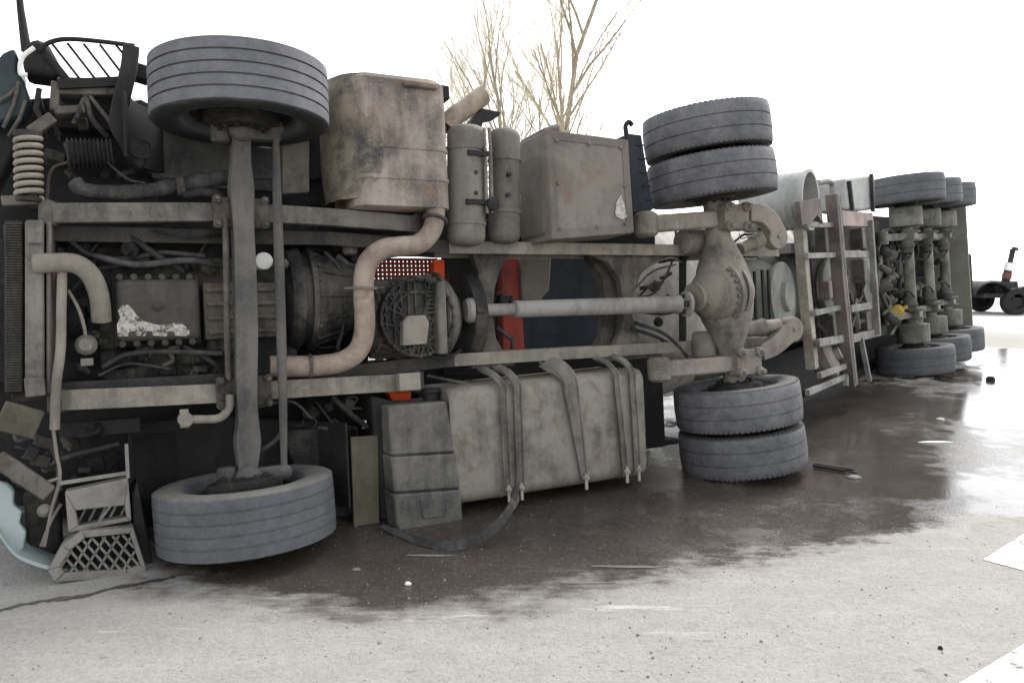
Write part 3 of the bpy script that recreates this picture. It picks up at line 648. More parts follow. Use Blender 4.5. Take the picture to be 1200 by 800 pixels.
# spring arms, saddles and goose-neck ends
def armset(bar0, bar1, sadd, hook, tag_):
    b = mb(); b.sweep(LL([bar0, ((bar0[0] + bar1[0]) / 2, (bar0[1] + bar1[1]) / 2, bar0[2]), bar1]), .125, .10); am = b.build('suspension_arm', 'arm', T, .02, seg=3)
    c0 = L(*bar0); mb().lathe(c0 + Vector((0, -.09, 0)), (0, 1, 0), [(0, .06), (.02, .085), (.16, .085), (.18, .06)], 20).build('pivot_bush', 'arm', am).location = (0, 0, 0)
    b = mb(); c = L(*sadd); b.box(c, (.24, .19, .11))
    for du in (-.09, .09):
        for dv in (-.075, .075):
            b.lathe(c + Vector((du, dv, .03)), (0, 0, 1), [(0, .038), (.05, .038), (.055, .02), (.09, .02)], 10); b.lathe(c + Vector((du, dv, -.2)), (0, 0, 1), [(0, .016), (.25, .016)], 8)
    b.build('axle_saddle', 'axle', T, .01)
    P = spline(LL(hook), 5); b = mb(); n = len(P); b.sweep(P, [.13 + .05 * i / n for i in range(n)], .08); b.lathe(P[-1] + Vector((0, 0, -.045)), (0, 0, 1), [(0, .10), (.09, .10)], 28); b.lathe(P[-1] + Vector((0, 0, .04)), (0, 0, 1), [(0, .02), (.02, .02)], 8)
    b.build('goose_neck', 'arm', T, .014)
armset((757, 263, .02), (838, 257, .04), (858, 255, .10), [(876, 250, .05), (892, 252, .04), (904, 264, .02), (908, 278, 0)], 'u')
armset((772, 433, .02), (856, 426, .04), (873, 424, .10), [(890, 413, .05), (906, 405, .05), (920, 392, .04), (926, 386, .03)], 'l')
# bellows, dampers, brake chambers
def can(p, q, prof, mat, nm, n=28): b = mb(); p, q = L(*p), L(*q); d = q - p; l = d.length; b.lathe(p, d, [(t * l, r_) for t, r_ in prof], n); return b.build(nm, mat, T, smooth=40)
can((796, 285, -.2), (828, 284, -.2), [(0, .06), (.08, .1), (.9, .105), (1, .07)], 'arm', 'brake_chamber')
can((824, 388, -.15), (826, 420, -.15), [(0, .07), (.1, .09), (.5, .095), (.9, .1), (1, .07)], 'axle', 'air_bellows')
can((868, 292, .0), (893, 280, .02), [(0, .045), (.5, .05), (.55, .06), (.95, .06), (1, .04)], 'axle', 'brake_chamber')
can((870, 386, .02), (912, 380, .02), [(0, .055), (.5, .06), (.52, .066), (.56, .066), (.6, .05), (1, .045)], 'arm', 'brake_chamber')
can((800, 300, -.35), (800, 410, -.35), [(0, .03), (1, .03)], 'dark', 'damper')
mb().bar(L(884, 318, -.3), L(886, 376, -.3), .02, .02).build('bracket_rod', 'black', T); mb().bar(L(893, 316, -.3), L(896, 376, -.3), .02, .02).build('bracket_rod', 'black', T)
mb().bar(L(900, 316, -.3), L(903, 376, -.3), .02, .02).build('bracket_rod', 'black', T)

# ---- fuel tank and its straps
ft = [L(x, y, .04).xy for x, y in ((527, 455), (755, 431), (764, 556), (541, 592))]
fu0, fu1 = ft[0].x, ft[1].x
def fv(u_): t = (u_ - fu0) / (fu1 - fu0); return ft[3].y + (ft[2].y - ft[3].y) * t, ft[0].y + (ft[1].y - ft[0].y) * t      # lower and upper edge
def fsec(u_, g):
    lo, hi = fv(u_); return [(u_, c_[0] + (c_[0] - (lo + hi) / 2) * g, c_[1] + (c_[1] + .28) * g) for c_ in rrect(lo, hi, -.58, .04, .075, 6)]
b = mb(); b.loft([fsec(u_, g) for u_, g in ((fu0, -.06), (fu0 + .015, -.015), (fu0 + .03, 0), (fu0 + .34, 0), (fu0 + .345, .012), (fu0 + .36, .012), (fu0 + .365, 0), (fu1 - .03, 0), (fu1 - .015, -.015), (fu1, -.06))])
tank = b.build('fuel_tank', 'tank', T, smooth=30)
for pxs, wd, tw in (((574, 589, 594), .052, 0), ((593, 606, 609), .058, 0), ((652, 668, 685), .12, 1.0), ((711, 722, 733), .045, 0), ((731, 741, 747), .052, 0)):
    ua, ub, uc = L(pxs[0], 438, .05).x, L(pxs[1], 470, .05).x, L(pxs[2], 565, .05).x; lo, hi = fv(ub)
    P = [Vector((ua, hi + .10, -.10)), Vector((ua + .01, hi + .085, -.04)), Vector((ua + (ub - ua) * .5, hi + .05, .03)), Vector((ub, hi - .02, .056))]
    for i in range(1, 9): t = i / 8; P.append(Vector((ub + (uc - ub) * t, hi - .02 - (hi - lo - .05) * t, .054 + .006 * math.sin(t * PI))))
    Q_ = spline(P, 3); wds = [wd * (1 - tw * max(0, (i / len(Q_) - .35))) for i in range(len(Q_))]
    b = mb(); b.sweep(Q_, wds, .006); st_ = b.build('tank_strap', 'strap', tank, .002); st_.location = (0, 0, 0)
    b = mb()
    for sgn in (-1, 1): b.sweep([p + Vector((sgn * wds[i] * .42, 0, .006)) for i, p in enumerate(Q_)], [.008] * len(Q_), .008)
    b.build('strap_edge', 'strap', tank).location = (0, 0, 0)
    e_ = Q_[-1]; b = mb(); b.lathe(e_ + Vector((0, .03, 0)), (0, 0, 1), [(-.01, .018), (.03, .018), (.032, .008), (.05, .008)], 10); b.tube([e_ + Vector((0, .06, .02)), e_ + Vector((0, -.05, .02))], .011, 8)
    b.build('strap_bolt', 'bolt', tank).location = (0, 0, 0)
# ---- urea / plastic tank and its side
b = mb()
for (a_, w1_) in ((((455, 476), (524, 470), (533, 530), (458, 534)), .03), (((458, 535), (533, 531), (540, 572), (462, 578)), .05), (((461, 579), (540, 573), (543, 612), (466, 624)), .065)):
    b.prism([L(x, y, w1_).xy for x, y in a_], -.42, w1_)
ut = b.build('plastic_tank', 'tankpl', T, .016, seg=3)
b = mb(); b.prism([L(x, y, .07).xy for x, y in ((492, 584), (520, 582), (523, 604), (496, 608))], .055, .072); b.build('label_recess', 'tankpl', ut, .004).location = (0, 0, 0)
b = mb(); b.lathe(L(505, 466, -.12), (0, 1, 0), [(-.03, .05), (.03, .05), (.035, .06), (.06, .06), (.065, .04)], 20); b.build('filler_cap', 'black', ut).location = (0, 0, 0)
for (y, x0, x1, ww) in ((534, 460, 531, .045),(577, 464, 537, .06)): mb().bar(L(x0, y, ww - .01), L(x1, y - 5, ww - .01), .012, .02).build('seam', 'dark', ut, .002).location = (0, 0, 0)
b = mb(); b.prism([L(x, y, -.25).xy for x, y in ((428, 462), (460, 470), (468, 600), (440, 606))], -.5, -.12); b.build('tank_bracket', 'black', T, .02)
# mud flap
b = mb(); b.prism([L(x, y, -.12).xy for x, y in ((411, 512), (443, 510), (445, 624), (415, 622))], -.145, -.12); b.build('mud_flap', 'flap', T, .004)
# loose strap that hangs from the tank and trails over the road
def loc(p): q = p - TO; return Vector((q.dot(TU), q.dot(TV), q.dot(TW)))
pth = [L(606, 572, .08), loc(G(600, 591, .18)), loc(G(588, 609, .13)), loc(G(570, 625, .08)), loc(G(548, 636, .035)), loc(G(524, 639, .022)), loc(G(497, 635, .022)), loc(G(468, 625, .022)), loc(G(447, 616, .03))]
P = spline(pth, 6)
b = mb(); b.sweep(P, [.03 + .03 * math.sin(PI * i / len(P)) for i in range(len(P))], .007, (0, .5, 1)); b.build('loose_strap', 'hose', T, label='loose rubber strap trailing on the road below the plastic tank')
mb().tube(spline(LL([(604, 572, .09), (607, 585, .09), (600, 598, .09), (590, 606, .08)])), .009, 8).build('strap_cord', 'strap', T)

# ---- wheel arch liners of the lower front wheel and upper one
def arch(cu, cv, w_, v0, v1, a0, a1, rad, mat, nm):
    secs = []
    for i in range(15):
        a = math.radians(a0 + (a1 - a0) * i / 14); x, z = cu + rad * math.cos(a), w_ + rad * math.sin(a); x2, z2 = cu + (rad + .012) * math.cos(a), w_ + (rad + .012) * math.sin(a)
        secs.append([(x, v0, z), (x, v1, z), (x2, v1, z2), (x2, v0, z2)])
    return mb().loft(secs).build(nm, mat, T, smooth=50)
arch(-.03, 0, 0, -1.26, -.74, 188, 352, .60, 'black', 'wheel_arch')
arch(.04, 0, 0, .80, 1.16, 185, 350, .60, 'black', 'wheel_arch')
b = mb(); b.prism([L(x, y, -.5).xy for x, y in ((150, 495), (262, 485), (420, 500), (420, 600), (330, 618), (200, 620), (150, 590))], -.56, -.5); b.build('splash_panel', 'black', T, .02)
b = mb(); b.prism([L(x, y, -.35).xy for x, y in ((330, 505), (412, 500), (420, 610), (365, 600))], -.4, -.35); b.build('splash_panel', 'dark', T, .01)
b = mb(); b.prism([L(x, y, -.45).xy for x, y in ((135, 122), (165, 116), (258, 165), (362, 178), (362, 226), (190, 218), (180, 206), (150, 172))], -.52, -.45); b.build('fender_panel', 'fendark', T, .01)
b = mb(); b.bar(L(178, 206, -.44), L(360, 208, -.44), .03, .02); b.build('panel_seam', 'fendark', T, .003)
b = mb(); b.prism([L(x, y, -.4).xy for x, y in ((330, 165), (362, 160), (362, 226), (330, 228))], -.44, -.38); b.build('bracket_plate', 'spring', T, .006)
b = mb(); b.prism([L(x, y, -.5).xy for x, y in ((362, 150), (420, 150), (420, 245), (362, 240))], -.55, -.5); b.build('dark_panel', 'black', T, .01)

# ---- radiator and coolant pipes
for x0, x1, ww, m_, nm in ((5, 27, -.12, 'dark', 'radiator_core'), (29, 51, -.06, 'radiator', 'header_tank'), (54, 60, -.08, 'radiator', 'side_strip')):
    b = mb(); b.prism([L(x, y, ww).xy for x, y in ((x0, 258), (x1, 258), (x1 + 1, 460), (x0, 462))], ww - .4, ww)
    b.build(nm, m_, T, .012)
b = mb()
for i in range(64): y = 262 + i * 3.1; b.bar(L(6, y, -.117), L(26, y, -.117), .004, .008)
b.build('core_fins', 'steel', T)['kind'] = 'stuff'
b = mb(); b.prism([L(x, y, -.05).xy for x, y in ((28, 442), (52, 442), (54, 463), (30, 466))], -.2, -.03); b.build('radiator_mount', 'radiator', T, .01); b = mb(); b.prism([L(x, y, -.05).xy for x, y in ((30, 258), (51, 258), (50, 286), (31, 286))], -.2, -.035); b.build('radiator_mount', 'radiator', T, .01)
mb().tube(spline(LL([(40, 309, -.05), (62, 308, -.04), (88, 309, -.04), (106, 322, -.06), (116, 346, -.1), (119, 376, -.14)])), .050, 18).build('coolant_pipe', 'hosepale', T, smooth=60)
mb().tube(spline(LL([(73, 316, -.06), (72, 360, -.05), (71, 410, -.05), (66, 450, -.05), (64, 503, -.06)])), [.024], 12).build('drain_pipe', 'hosepale', T, smooth=60)
b = mb(); c = L(101, 404, -.1); b.lathe(c, (0, 0, 1), [(-.05, .05), (.0, .055), (.03, .04), (.05, .03)], 16); b.box(L(102, 424, -.12), (.06, .04, .05)); b.build('pump', 'radiator', T, .004)
mb().tube(spline(LL([(80, 340, -.1), (92, 362, -.09), (99, 385, -.09), (100, 400, -.1)])), .009, 8).build('hose', 'hosepale', T)
# intake pipe run across the top
mb().tube(spline(LL([(88, 214, -.2), (98, 223, -.18), (130, 226, -.16), (175, 224, -.15), (205, 218, -.15), (240, 212, -.16), (268, 208, -.18)])), [.042], 16).build('intake_pipe', 'hose', T, smooth=60)
b = mb(); b.ring(L(211, 218, -.15), (1, .1, 0), [(-.02, .04), (.02, .04), (.02, .06), (-.02, .06)], 20); b.build('pipe_clamp', 'steel', T)
mb().tube(spline(LL([(214, 228, -.15), (240, 226, -.15), (260, 232, -.16), (264, 246, -.18)])), .03, 14).build('return_pipe', 'hose', T, smooth=60)
# bellows duct
b = mb(); p, q_ = L(78, 180, -.3), L(134, 180, -.3); d = q_ - p; l = d.length; pr = []
for i in range(11): t = l * i / 11; pr += [(t, .065), (t + l / 22, .085)]
b.lathe(p, d, pr + [(l, .06)], 28); b.build('bellows_duct', 'hose', T, smooth=30)
# coil spring of the cab mount
pts = []
c0, c1 = L(33, 162, -.14), L(34, 232, -.14)
for i in range(8 * 16 + 1):
    t = i / (8 * 16); a = 2 * PI * 8 * t; pc = c0.lerp(c1, t); pts.append(pc + Vector((math.cos(a) * .056, 0, math.sin(a) * .056)))
cs = mb().tube(pts, .014, 8).build('coil_spring', 'hosepale', T, smooth=60)
mb().lathe(c1, c0 - c1, [(-.02, .06), (0, .06), (.001, .03), ((c0 - c1).length, .03), ((c0 - c1).length + .001, .065), ((c0 - c1).length + .03, .065)], 20).build('damper', 'dark', cs).location = (0, 0, 0)
b = mb(); b.bar(L(2, 236, -.16), L(44, 234, -.16), .05, .05); b.build('mount_bracket', 'steel', T, .006)
b = mb(); b.bar(L(36, 156, -.18), L(62, 138, -.2), .06, .05); b.build('mount_arm', 'steel', T, .006)
b = mb(); b.bar(L(0, 486, -.05), L(46, 498, -.08), .15, .05); b.build('front_bracket', 'flap', T, .008)
b = mb(); b.bar(L(70, 505, -.3), L(165, 497, -.3), .09, .06); b.build('cross_bar', 'dark', T, .008)
b = mb(); b.bar(L(-4, 536, .0), L(58, 578, -.02), .085, .05); b.build('bumper_stay', 'steel', T, .01)

# ---- cables and hoses strung through the engine bay
cab_runs = [
 [(70, 262), (86, 285), (110, 300), (150, 303), (190, 296), (240, 300)], [(95, 310), (125, 275), (150, 270)], [(110, 300), (160, 310), (220, 305), (262, 312)],
 [(150, 275), (185, 300), (215, 318)], [(85, 340), (108, 318), (140, 312), (175, 303)], [(120, 430), (150, 415), (200, 412), (260, 414)], [(115, 440), (150, 426), (200, 432)],
 [(215, 405), (250, 425), (260, 440)], [(380, 295), (400, 320), (402, 380), (395, 410)], [(395, 300), (415, 312), (440, 300)], [(395, 330), (415, 340), (430, 360)],
 [(740, 330), (760, 312), (785, 302), (800, 308)], [(742, 340), (765, 318), (792, 310)], [(745, 350), (770, 340), (790, 300), (792, 270)], [(740, 385), (770, 395), (800, 412)], [(744, 378), (780, 392), (806, 418)],
 [(440, 420), (480, 412), (520, 420), (540, 410)], [(500, 440), (540, 448), (570, 452)], [(370, 470), (395, 500), (415, 500)], [(390, 465), (405, 480), (430, 500)], [(290, 480), (340, 470), (365, 490)],
 [(60, 520), (68, 545), (70, 575)], [(90, 140), (100, 115), (108, 140), (125, 160)], [(60, 545), (80, 535), (140, 520)], [(55, 240), (60, 200), (80, 190)], [(125, 190), (150, 210), (170, 215)], [(180, 270), (220, 278), (260, 275)]]
for r_ in cab_runs:
    ww = random.uniform(-.28, -.12)
    mb().tube(spline([L(x, y, ww + random.uniform(-.03, .03)) for x, y in r_], 7), random.choice((.008, .011, .014, .018)), 8).build('hose', random.choice(('hose', 'hose', 'steel', 'dark')), T, smooth=60)
# small castings that fill the engine bay: starter, alternator, filters, brackets
for (x, y, ww, r_, l_, ax_, m_) in ((265, 405, -.3, .07, .22, (1, 0, 0), 'engine'), (225, 417, -.3, .05, .2, (1, 0, 0), 'engine'), (90, 375, -.35, .11, .1, (1, 0, 0), 'dark'), (95, 290, -.4, .08, .1, (0, 0, 1), 'dark'), (395, 350, -.35, .09, .2, (0, 1, 0), 'engine'), (410, 290, -.3, .05, .1, (0, 1, 0), 'alloy'), (140, 420, -.35, .06, .2, (1, 0, 0), 'dark'), (470, 435, -.3, .05, .25, (1, 0, 0), 'dark')):
    d = Vector(ax_); b = mb(); b.lathe(L(x, y, ww) - d * l_ / 2, d, [(0, r_ * .6), (.01, r_ * .9), (.03, r_), (l_ * .45, r_), (l_ * .46, r_ * 1.08), (l_ * .54, r_ * 1.08), (l_ * .55, r_), (l_ - .03, r_), (l_ - .01, r_ * .9), (l_, r_ * .6)], 20); b.build('engine_accessory', m_, T, smooth=35)
b = mb(); b.box(L(478, 447, -.06), (.14, .11, .09)); b.build('shackle_block', 'spring', T, .008)
rc = random.Random(41)
for (x0, x1, y0, y1, wa, wb_, nb_, nt_) in ((88, 262, 266, 322, -.5, -.26, 12, 7), (118, 262, 402, 446, -.42, -.25, 10, 5), (344, 415, 285, 420, -.5, -.3, 7, 5), (300, 430, 466, 502, -.5, -.3, 6, 5), (55, 150, 112, 205, -.55, -.38, 9, 6), (18, 78, 505, 570, -.4, -.2, 6, 5), (555, 600, 300, 425, -.55, -.42, 5, 4), (745, 800, 300, 420, -.5, -.36, 7, 5), (860, 905, 265, 300, -.35, -.15, 4, 3), (75, 115, 320, 440, -.4, -.25, 7, 5), (80, 160, 500, 560, -.5, -.3, 6, 4)):
    for i in range(nb_):
        q_ = L(rc.uniform(x0, x1), rc.uniform(y0, y1), rc.uniform(wa, wb_)); m_ = rc.choice(('engine', 'dark', 'dark', 'oily', 'oily'))
        if rc.random() < .5: mb().box(q_, (rc.uniform(.03, .11), rc.uniform(.02, .08), rc.uniform(.04, .12)), Matrix.Rotation(rc.uniform(-.5, .5), 3, 'Z')).build('bracket', m_, T, .006)
        else:
            r_ = rc.uniform(.015, .04); d = Vector((rc.uniform(-1, 1), rc.uniform(-1, 1), rc.uniform(.2, 1))); b = mb(); b.lathe(q_, d, [(0, r_ * .7), (.01, r_), (.05, r_), (.055, r_ * 1.25), (.07, r_ * 1.25), (.075, r_ * .6), (.10, r_ * .5)], 14); b.build('fitting', m_, T, smooth=35)
    for i in range(nt_):
        xa, ya = rc.uniform(x0, x1), rc.uniform(y0, y1); wz = rc.uniform(wa, wb_) + .04; dx, dy = rc.uniform(-60, 60), rc.uniform(-25, 25); pp = [(xa, ya)]
        for j in range(3): pp.append((min(x1, max(x0, pp[-1][0] + dx / 3 + rc.uniform(-10, 10))), min(y1, max(y0, pp[-1][1] + dy / 3 + rc.uniform(-10, 10)))))
        P = [L(x, y, wz + rc.uniform(-.03, .03)) for x, y in pp]
        if min((P[j + 1] - P[j]).length for j in range(3)) > .01: mb().tube(spline(P, 5), rc.choice((.005, .007, .010, .014)), 7).build('hose', rc.choice(('hose', 'hose', 'dark', 'steel')), T, smooth=60)

# ---- red and orange pieces glimpsed behind the gearbox
b = mb()
p0, p1 = L(430, 304, -.75), L(514, 333, -.75)
nxx, nyy = 17, 6
for i in range(nxx + 1): x = p0.x + (p1.x - p0.x) * i / nxx; b.box((x, (p0.y + p1.y) / 2, -.75), (.02, p0.y - p1.y, .012))
for j in range(nyy + 1): y = p1.y + (p0.y - p1.y) * j / nyy; b.box(((p0.x + p1.x) / 2, y, -.747), (p1.x - p0.x, .02, .012))
b.build('red_mesh_panel', 'red', T)
b = mb(); b.prism([L(x, y, -.6).xy for x, y in ((508, 306), (516, 303), (526, 307), (528, 331), (524, 334), (509, 330))], -.68, -.6); b.build('orange_bracket', 'orange', T, .01)
b = mb(); b.prism([L(x, y, -.35).xy for x, y in ((455, 460), (482, 458), (482, 470), (472, 478), (462, 474))], -.45, -.35); b.build('orange_bracket', 'orange', T, .01)
b = mb(); b.prism([L(x, y, -.6).xy for x, y in ((433, 422), (450, 420), (448, 428), (436, 430))], -.65, -.6); b.build('reflector_glint', 'white', T, .004)
mb().box(L(427, 497, -.2), (.025, .05, .03)).build('reflector_glint', 'white', T, .004)  # white speck painted in for a small bright reflection

# ---- front corner of the cab at the road: bumper shell, step box, lattice grille
def shell(pts, w0, w1, nm, mat, bev=.01): return mb().prism([L(x, y, (w0 + w1) / 2).xy for x, y in pts], w0, w1).build(nm, mat, T, bev)
# pale bumper skin curved round the corner
secs = []
outer = [(-30, 585, -.1), (-6, 620, -.02), (14, 648, .04), (34, 660, .06), (60, 668, .04), (84, 672, .0)]
P = spline(LL(outer), 5)
secs = [[p + Vector((0, 0, -.75)), p, p + Vector((0, .02, .0)), p + Vector((.0, .02, -.75))] for p in P]
b = mb(); b.loft(secs); b.build('bumper_skin', 'cab', T, smooth=50)
shell([(-12, 560), (10, 566), (17, 574), (16, 590), (26, 598), (23, 612), (31, 622), (28, 640), (22, 650), (6, 632), (-12, 600)], -.10, -.05, 'bumper_inner', 'cab')
shell([(28, 575), (70, 570), (74, 640), (60, 652), (34, 648)], -.35, -.22, 'lamp_housing', 'dark', .02)
b = mb(); b.lathe(L(52, 598, -.2), (0, .2, 1), [(-.02, .03), (.0, .035), (.02, .02)], 16); b.build('lamp_bulb', 'bolt', T)
fr_o = [(76, 576), (150, 560), (154, 610), (80, 624)]; fr_i = [(88, 598), (146, 592), (148, 606), (92, 616)]
b = mb(); Po = [L(x, y, .0).xy for x, y in fr_o]; Pi = [L(x, y, .0).xy for x, y in fr_i]
for j in range(4): b.prism([Po[j], Po[(j + 1) % 4], Pi[(j + 1) % 4], Pi[j]], -.10, .0)
st = b.build('step_frame', 'bumper', T, .006)
b = mb(); b.prism([L(x, y, -.08).xy for x, y in fr_i], -.14, -.11); b.build('step_well', 'black', st).location = (0, 0, 0)
for i in range(5):
    b = mb(); b.bar(L(90 + i * 12, 616 - i * 1.5, -.09), L(101 + i * 12, 594 - i * 1.2, -.09), .012, .012); b.build('slat', 'bumper', st).location = (0, 0, 0)
g_o = [(72, 640), (96, 622), (156, 618), (172, 668), (150, 676), (64, 682), (56, 668)]
gi = [(82, 645), (100, 630), (152, 625), (164, 662), (148, 667), (76, 671), (70, 664)]
b = mb(); Po = [L(x, y, .06).xy for x, y in g_o]; Pi = [L(x, y, .06).xy for x, y in gi]
for j in range(7): b.prism([Po[j], Po[(j + 1) % 7], Pi[(j + 1) % 7], Pi[j]], -.10, .06)
gr = b.build('bumper_grille', 'bumper', T, .006)
b = mb(); b.prism([L(x, y, -.02).xy for x, y in gi], -.12, -.07); b.build('grille_backing', 'black', gr).location = (0, 0, 0)
def clip(p, q, poly):
    # keep the part of pq inside convex-ish poly
    ts = []
    for i in range(200):
        t = i / 199; x, y = p[0] + (q[0] - p[0]) * t, p[1] + (q[1] - p[1]) * t; ins = False
        for j in range(len(poly)):
            a, c = poly[j], poly[(j + 1) % len(poly)]
            if (a[1] > y) != (c[1] > y) and x < (c[0] - a[0]) * (y - a[1]) / (c[1] - a[1]) + a[0]: ins = not ins
        if ins: ts.append(t)
    if len(ts) < 2: return None
    f = lambda t: (p[0] + (q[0] - p[0]) * t, p[1] + (q[1] - p[1]) * t)
    return f(ts[0]), f(ts[-1])
for i in range(10):
    for a, c in (((40 + i * 15, 690), (90 + i * 15, 610)), ((40 + i * 13, 612), (110 + i * 13, 690))):
        s_ = clip(a, c, gi)
        if s_: mb().bar(L(*s_[0], .035), L(*s_[1], .035), .011, .02).build('grille_bar', 'bumper', gr).location = (0, 0, 0)
shell([(154, 575), (160, 560), (180, 660), (172, 668), (156, 612)], -.3, -.04, 'bumper_end', 'black')
b = mb(); b.bar(L(70, 566, .0), L(148, 554, -.02), .02, .02); b.bar(L(148, 520, -.02), L(150, 560, -.02), .018, .02); b.build('trim_strip', 'bumper', T, .003)
mb().tube(LL([(112, 617, .03), (130, 592, .03), (150, 566, .03)]), .006, 6).build('wire', 'bumper', T)
for pts in ([(62, 500), (66, 530), (70, 560), (60, 600), (52, 640)], [(48, 640), (60, 610), (72, 590)], [(30, 570), (50, 566), (70, 560)]): mb().tube(spline([L(x, y, -.12) for x, y in pts], 6), .009, 8).build('hose', 'spring', T)

# ---- top front corner: step lattice, box frame, stay, whip
lat = [(58, 50), (72, 46), (150, 54), (148, 60)]
b = mb(); b.tube(spline(LL([(44, 60, -.25), (58, 50, -.25), (80, 46, -.25), (120, 49, -.25), (158, 54, -.25)])), .013, 8); b.tube(LL([(55, 64, -.25), (82, 98, -.25)]), .02, 8); b.bar(L(68, 100, -.25), L(150, 96, -.25), .05, .05); sl_ = b.build('step_guard', 'black', T)
for i in range(5): mb().tube(LL([(60 + i * 19, 50 + i * .8, -.25), (93 + i * 18 if i < 4 else 150, 92 if i < 4 else 70, -.25)]), .008, 6).build('guard_bar', 'black', sl_).location = (0, 0, 0)
b = mb()
for a, c in (((68, 98), (150, 100)), ((66, 98), (64, 132)), ((64, 132), (100, 130)), ((68, 108), (146, 110))): b.bar(L(*a, -.3), L(*c, -.3), .045, .1)
b.build('step_box', 'steel', T, .008)
shell([(70, 104), (148, 106), (150, 158), (68, 152)], -.55, -.42, 'step_back', 'black')
mb().tube(LL([(101, 112, -.28), (86, 145, -.28)]), .012, 8).build('stay_rod', 'steel', T); mb().tube(LL([(105, 112, -.28), (140, 158, -.28)]), .012, 8).build('stay_rod', 'steel', T)
P = spline(LL([(154, 54, -.2), (151, 80, -.18), (144, 110, -.16), (138, 140, -.15), (142, 156, -.15), (160, 176, -.17), (176, 178, -.2)]), 5)
b = mb(); b.sweep(P, .085, .03); b.build('fender_edge', 'black', T, .008)
shell([(140, 152), (178, 172), (166, 202), (148, 190), (138, 168)], -.35, -.18, 'fender_corner', 'black', .02)
shell([(28, 62), (46, 52), (60, 62), (78, 94), (60, 96), (30, 92)], -.5, -.26, 'mirror_housing', 'black', .03)
shell([(-14, 92), (2, 84), (9, 76), (22, 70), (27, 84), (25, 96), (33, 108), (40, 130), (30, 150), (-14, 160)], -.7, -.3, 'cab_corner', 'teal', .02)
for a_, c_ in (((4, 150), (22, 96)), ((-4, 120), (18, 104)), ((10, 160), (30, 118))): mb().tube(LL([(a_[0], a_[1], -.28), ((a_[0] + c_[0]) / 2 + 3, (a_[1] + c_[1]) / 2, -.27), (c_[0], c_[1], -.28)]), .010, 8).build('stay_rod', 'steel', T)
shell([(-14, 158), (26, 150), (48, 112), (56, 140), (30, 165), (-14, 250)], -.7, -.45, 'cab_corner_inner', 'black', .02)
b = mb(); b.tube(spline(LL([(32, 88, -.2), (24, 86, -.2), (26, 68, -.2), (40, 56, -.2)])), .012, 8); b.build('white_bracket', 'white', T)
b = mb(); b.tube(LL([(18, -60, -.3), (24, 10, -.3), (31, 60, -.3)]), [.014, .018, .026], 10); b.build('mirror_arm', 'black', T)
b = mb(); b.tube(LL([(46, 104, -.2), (42, 128, -.2), (50, 142, -.2)]), .014, 8); b.build('stay_rod', 'dark', T)
b = mb(); b.bar(L(156, 84, -.3), L(175, 90, -.3), .09, .1); b.build('fender_mount', 'black', T, .01)

# ================================================================== TRAILER
X = root('overturned_silo_trailer', RO, RU, RV, RW, 1.44)
tag(X, 'three-axle bulk silo trailer lying on its side behind the tractor', 'trailer')
for i in range(3):
    for s in (1, -1):
        wheel(X, (1.31 * i + (.02 if s > 0 else 0), s * 1.1962, 0), 0, .5115, .384, .30, 'tyre_t', -s, groove=False, lugs=False)
    u_ = 1.31 * i
    b = mb(); b.lathe((u_, -1.0, 0), (0, 1, 0), [(0, .075), (2.0, .075)], 24); axo = b.build('axle', 'taxle', X)
    for s in (1, -1):
        mb().lathe((u_, s * .68, 0), (0, s, 0), [(0, .12), (.02, .215), (.26, .215), (.28, .2), (.3, .1)], 32).build('hub_drum', 'taxle', axo).location = (0, 0, 0)
        b = mb(); b.bar((u_ - .62, s * .55, -.16), (u_ + .05, s * .55, .04), .10, .06); b.bar((u_ + .05, s * .55, .04), (u_ + .42, s * .55, -.06), .10, .05); b.box((u_, s * .55, .07), (.2, .16, .1)); b.lathe((u_ - .62, s * .55 - .09, -.17), (0, 1, 0), [(0, .07), (.18, .07)], 16)
        for du in (-.07, .07): b.lathe((u_ + du, s * .55 - .06, .1), (0, 0, 1), [(0, .02), (.06, .02)], 8); b.lathe((u_ + du, s * .55 + .06, .1), (0, 0, 1), [(0, .02), (.06, .02)], 8)
        b.build('trailing_arm', 'taxle', X, .01)
        mb().lathe((u_ + .38, s * .55, -.42), (0, 0, 1), [(0, .1), (.02, .15), (.12, .16), (.17, .13), (.22, .16), (.32, .14), (.34, .08)], 24).build('air_spring', 'black', X)
        b = mb(); b.lathe((u_ - .16, s * .30, .02), (0, s, 0), [(0, .04), (.02, .085), (.09, .09), (.1, .1), (.12, .1), (.13, .085), (.2, .08), (.22, .04)], 20); b.build('brake_chamber', 'tframe', X)
        mb().tube(spline([(u_ - .16, s * .3, .08), (u_ - .3, s * .2, .02), (u_ - .45, s * .22, -.15), (u_ - .3, s * .1, -.3)]), .014, 8).build('brake_hose', 'hose', X)
for s in (1, -1):
    b = mb(); u0 = -6.2; b.box(((u0 + 3.6) / 2, s * .48, -.36), (3.6 - u0, .11, .016)); b.box(((u0 + 3.6) / 2, s * .48, -.50), (3.6 - u0, .014, .26)); b.box(((u0 + 3.6) / 2, s * .48, -.64), (3.6 - u0, .11, .016)); b.build('frame_beam', 'tframe', X, .003)
for u_ in (-1.9, -.7, .6, 1.9, 3.3): mb().box((u_, 0, -.5), (.08, .95, .2)).build('crossmember', 'tframe', X, .006)
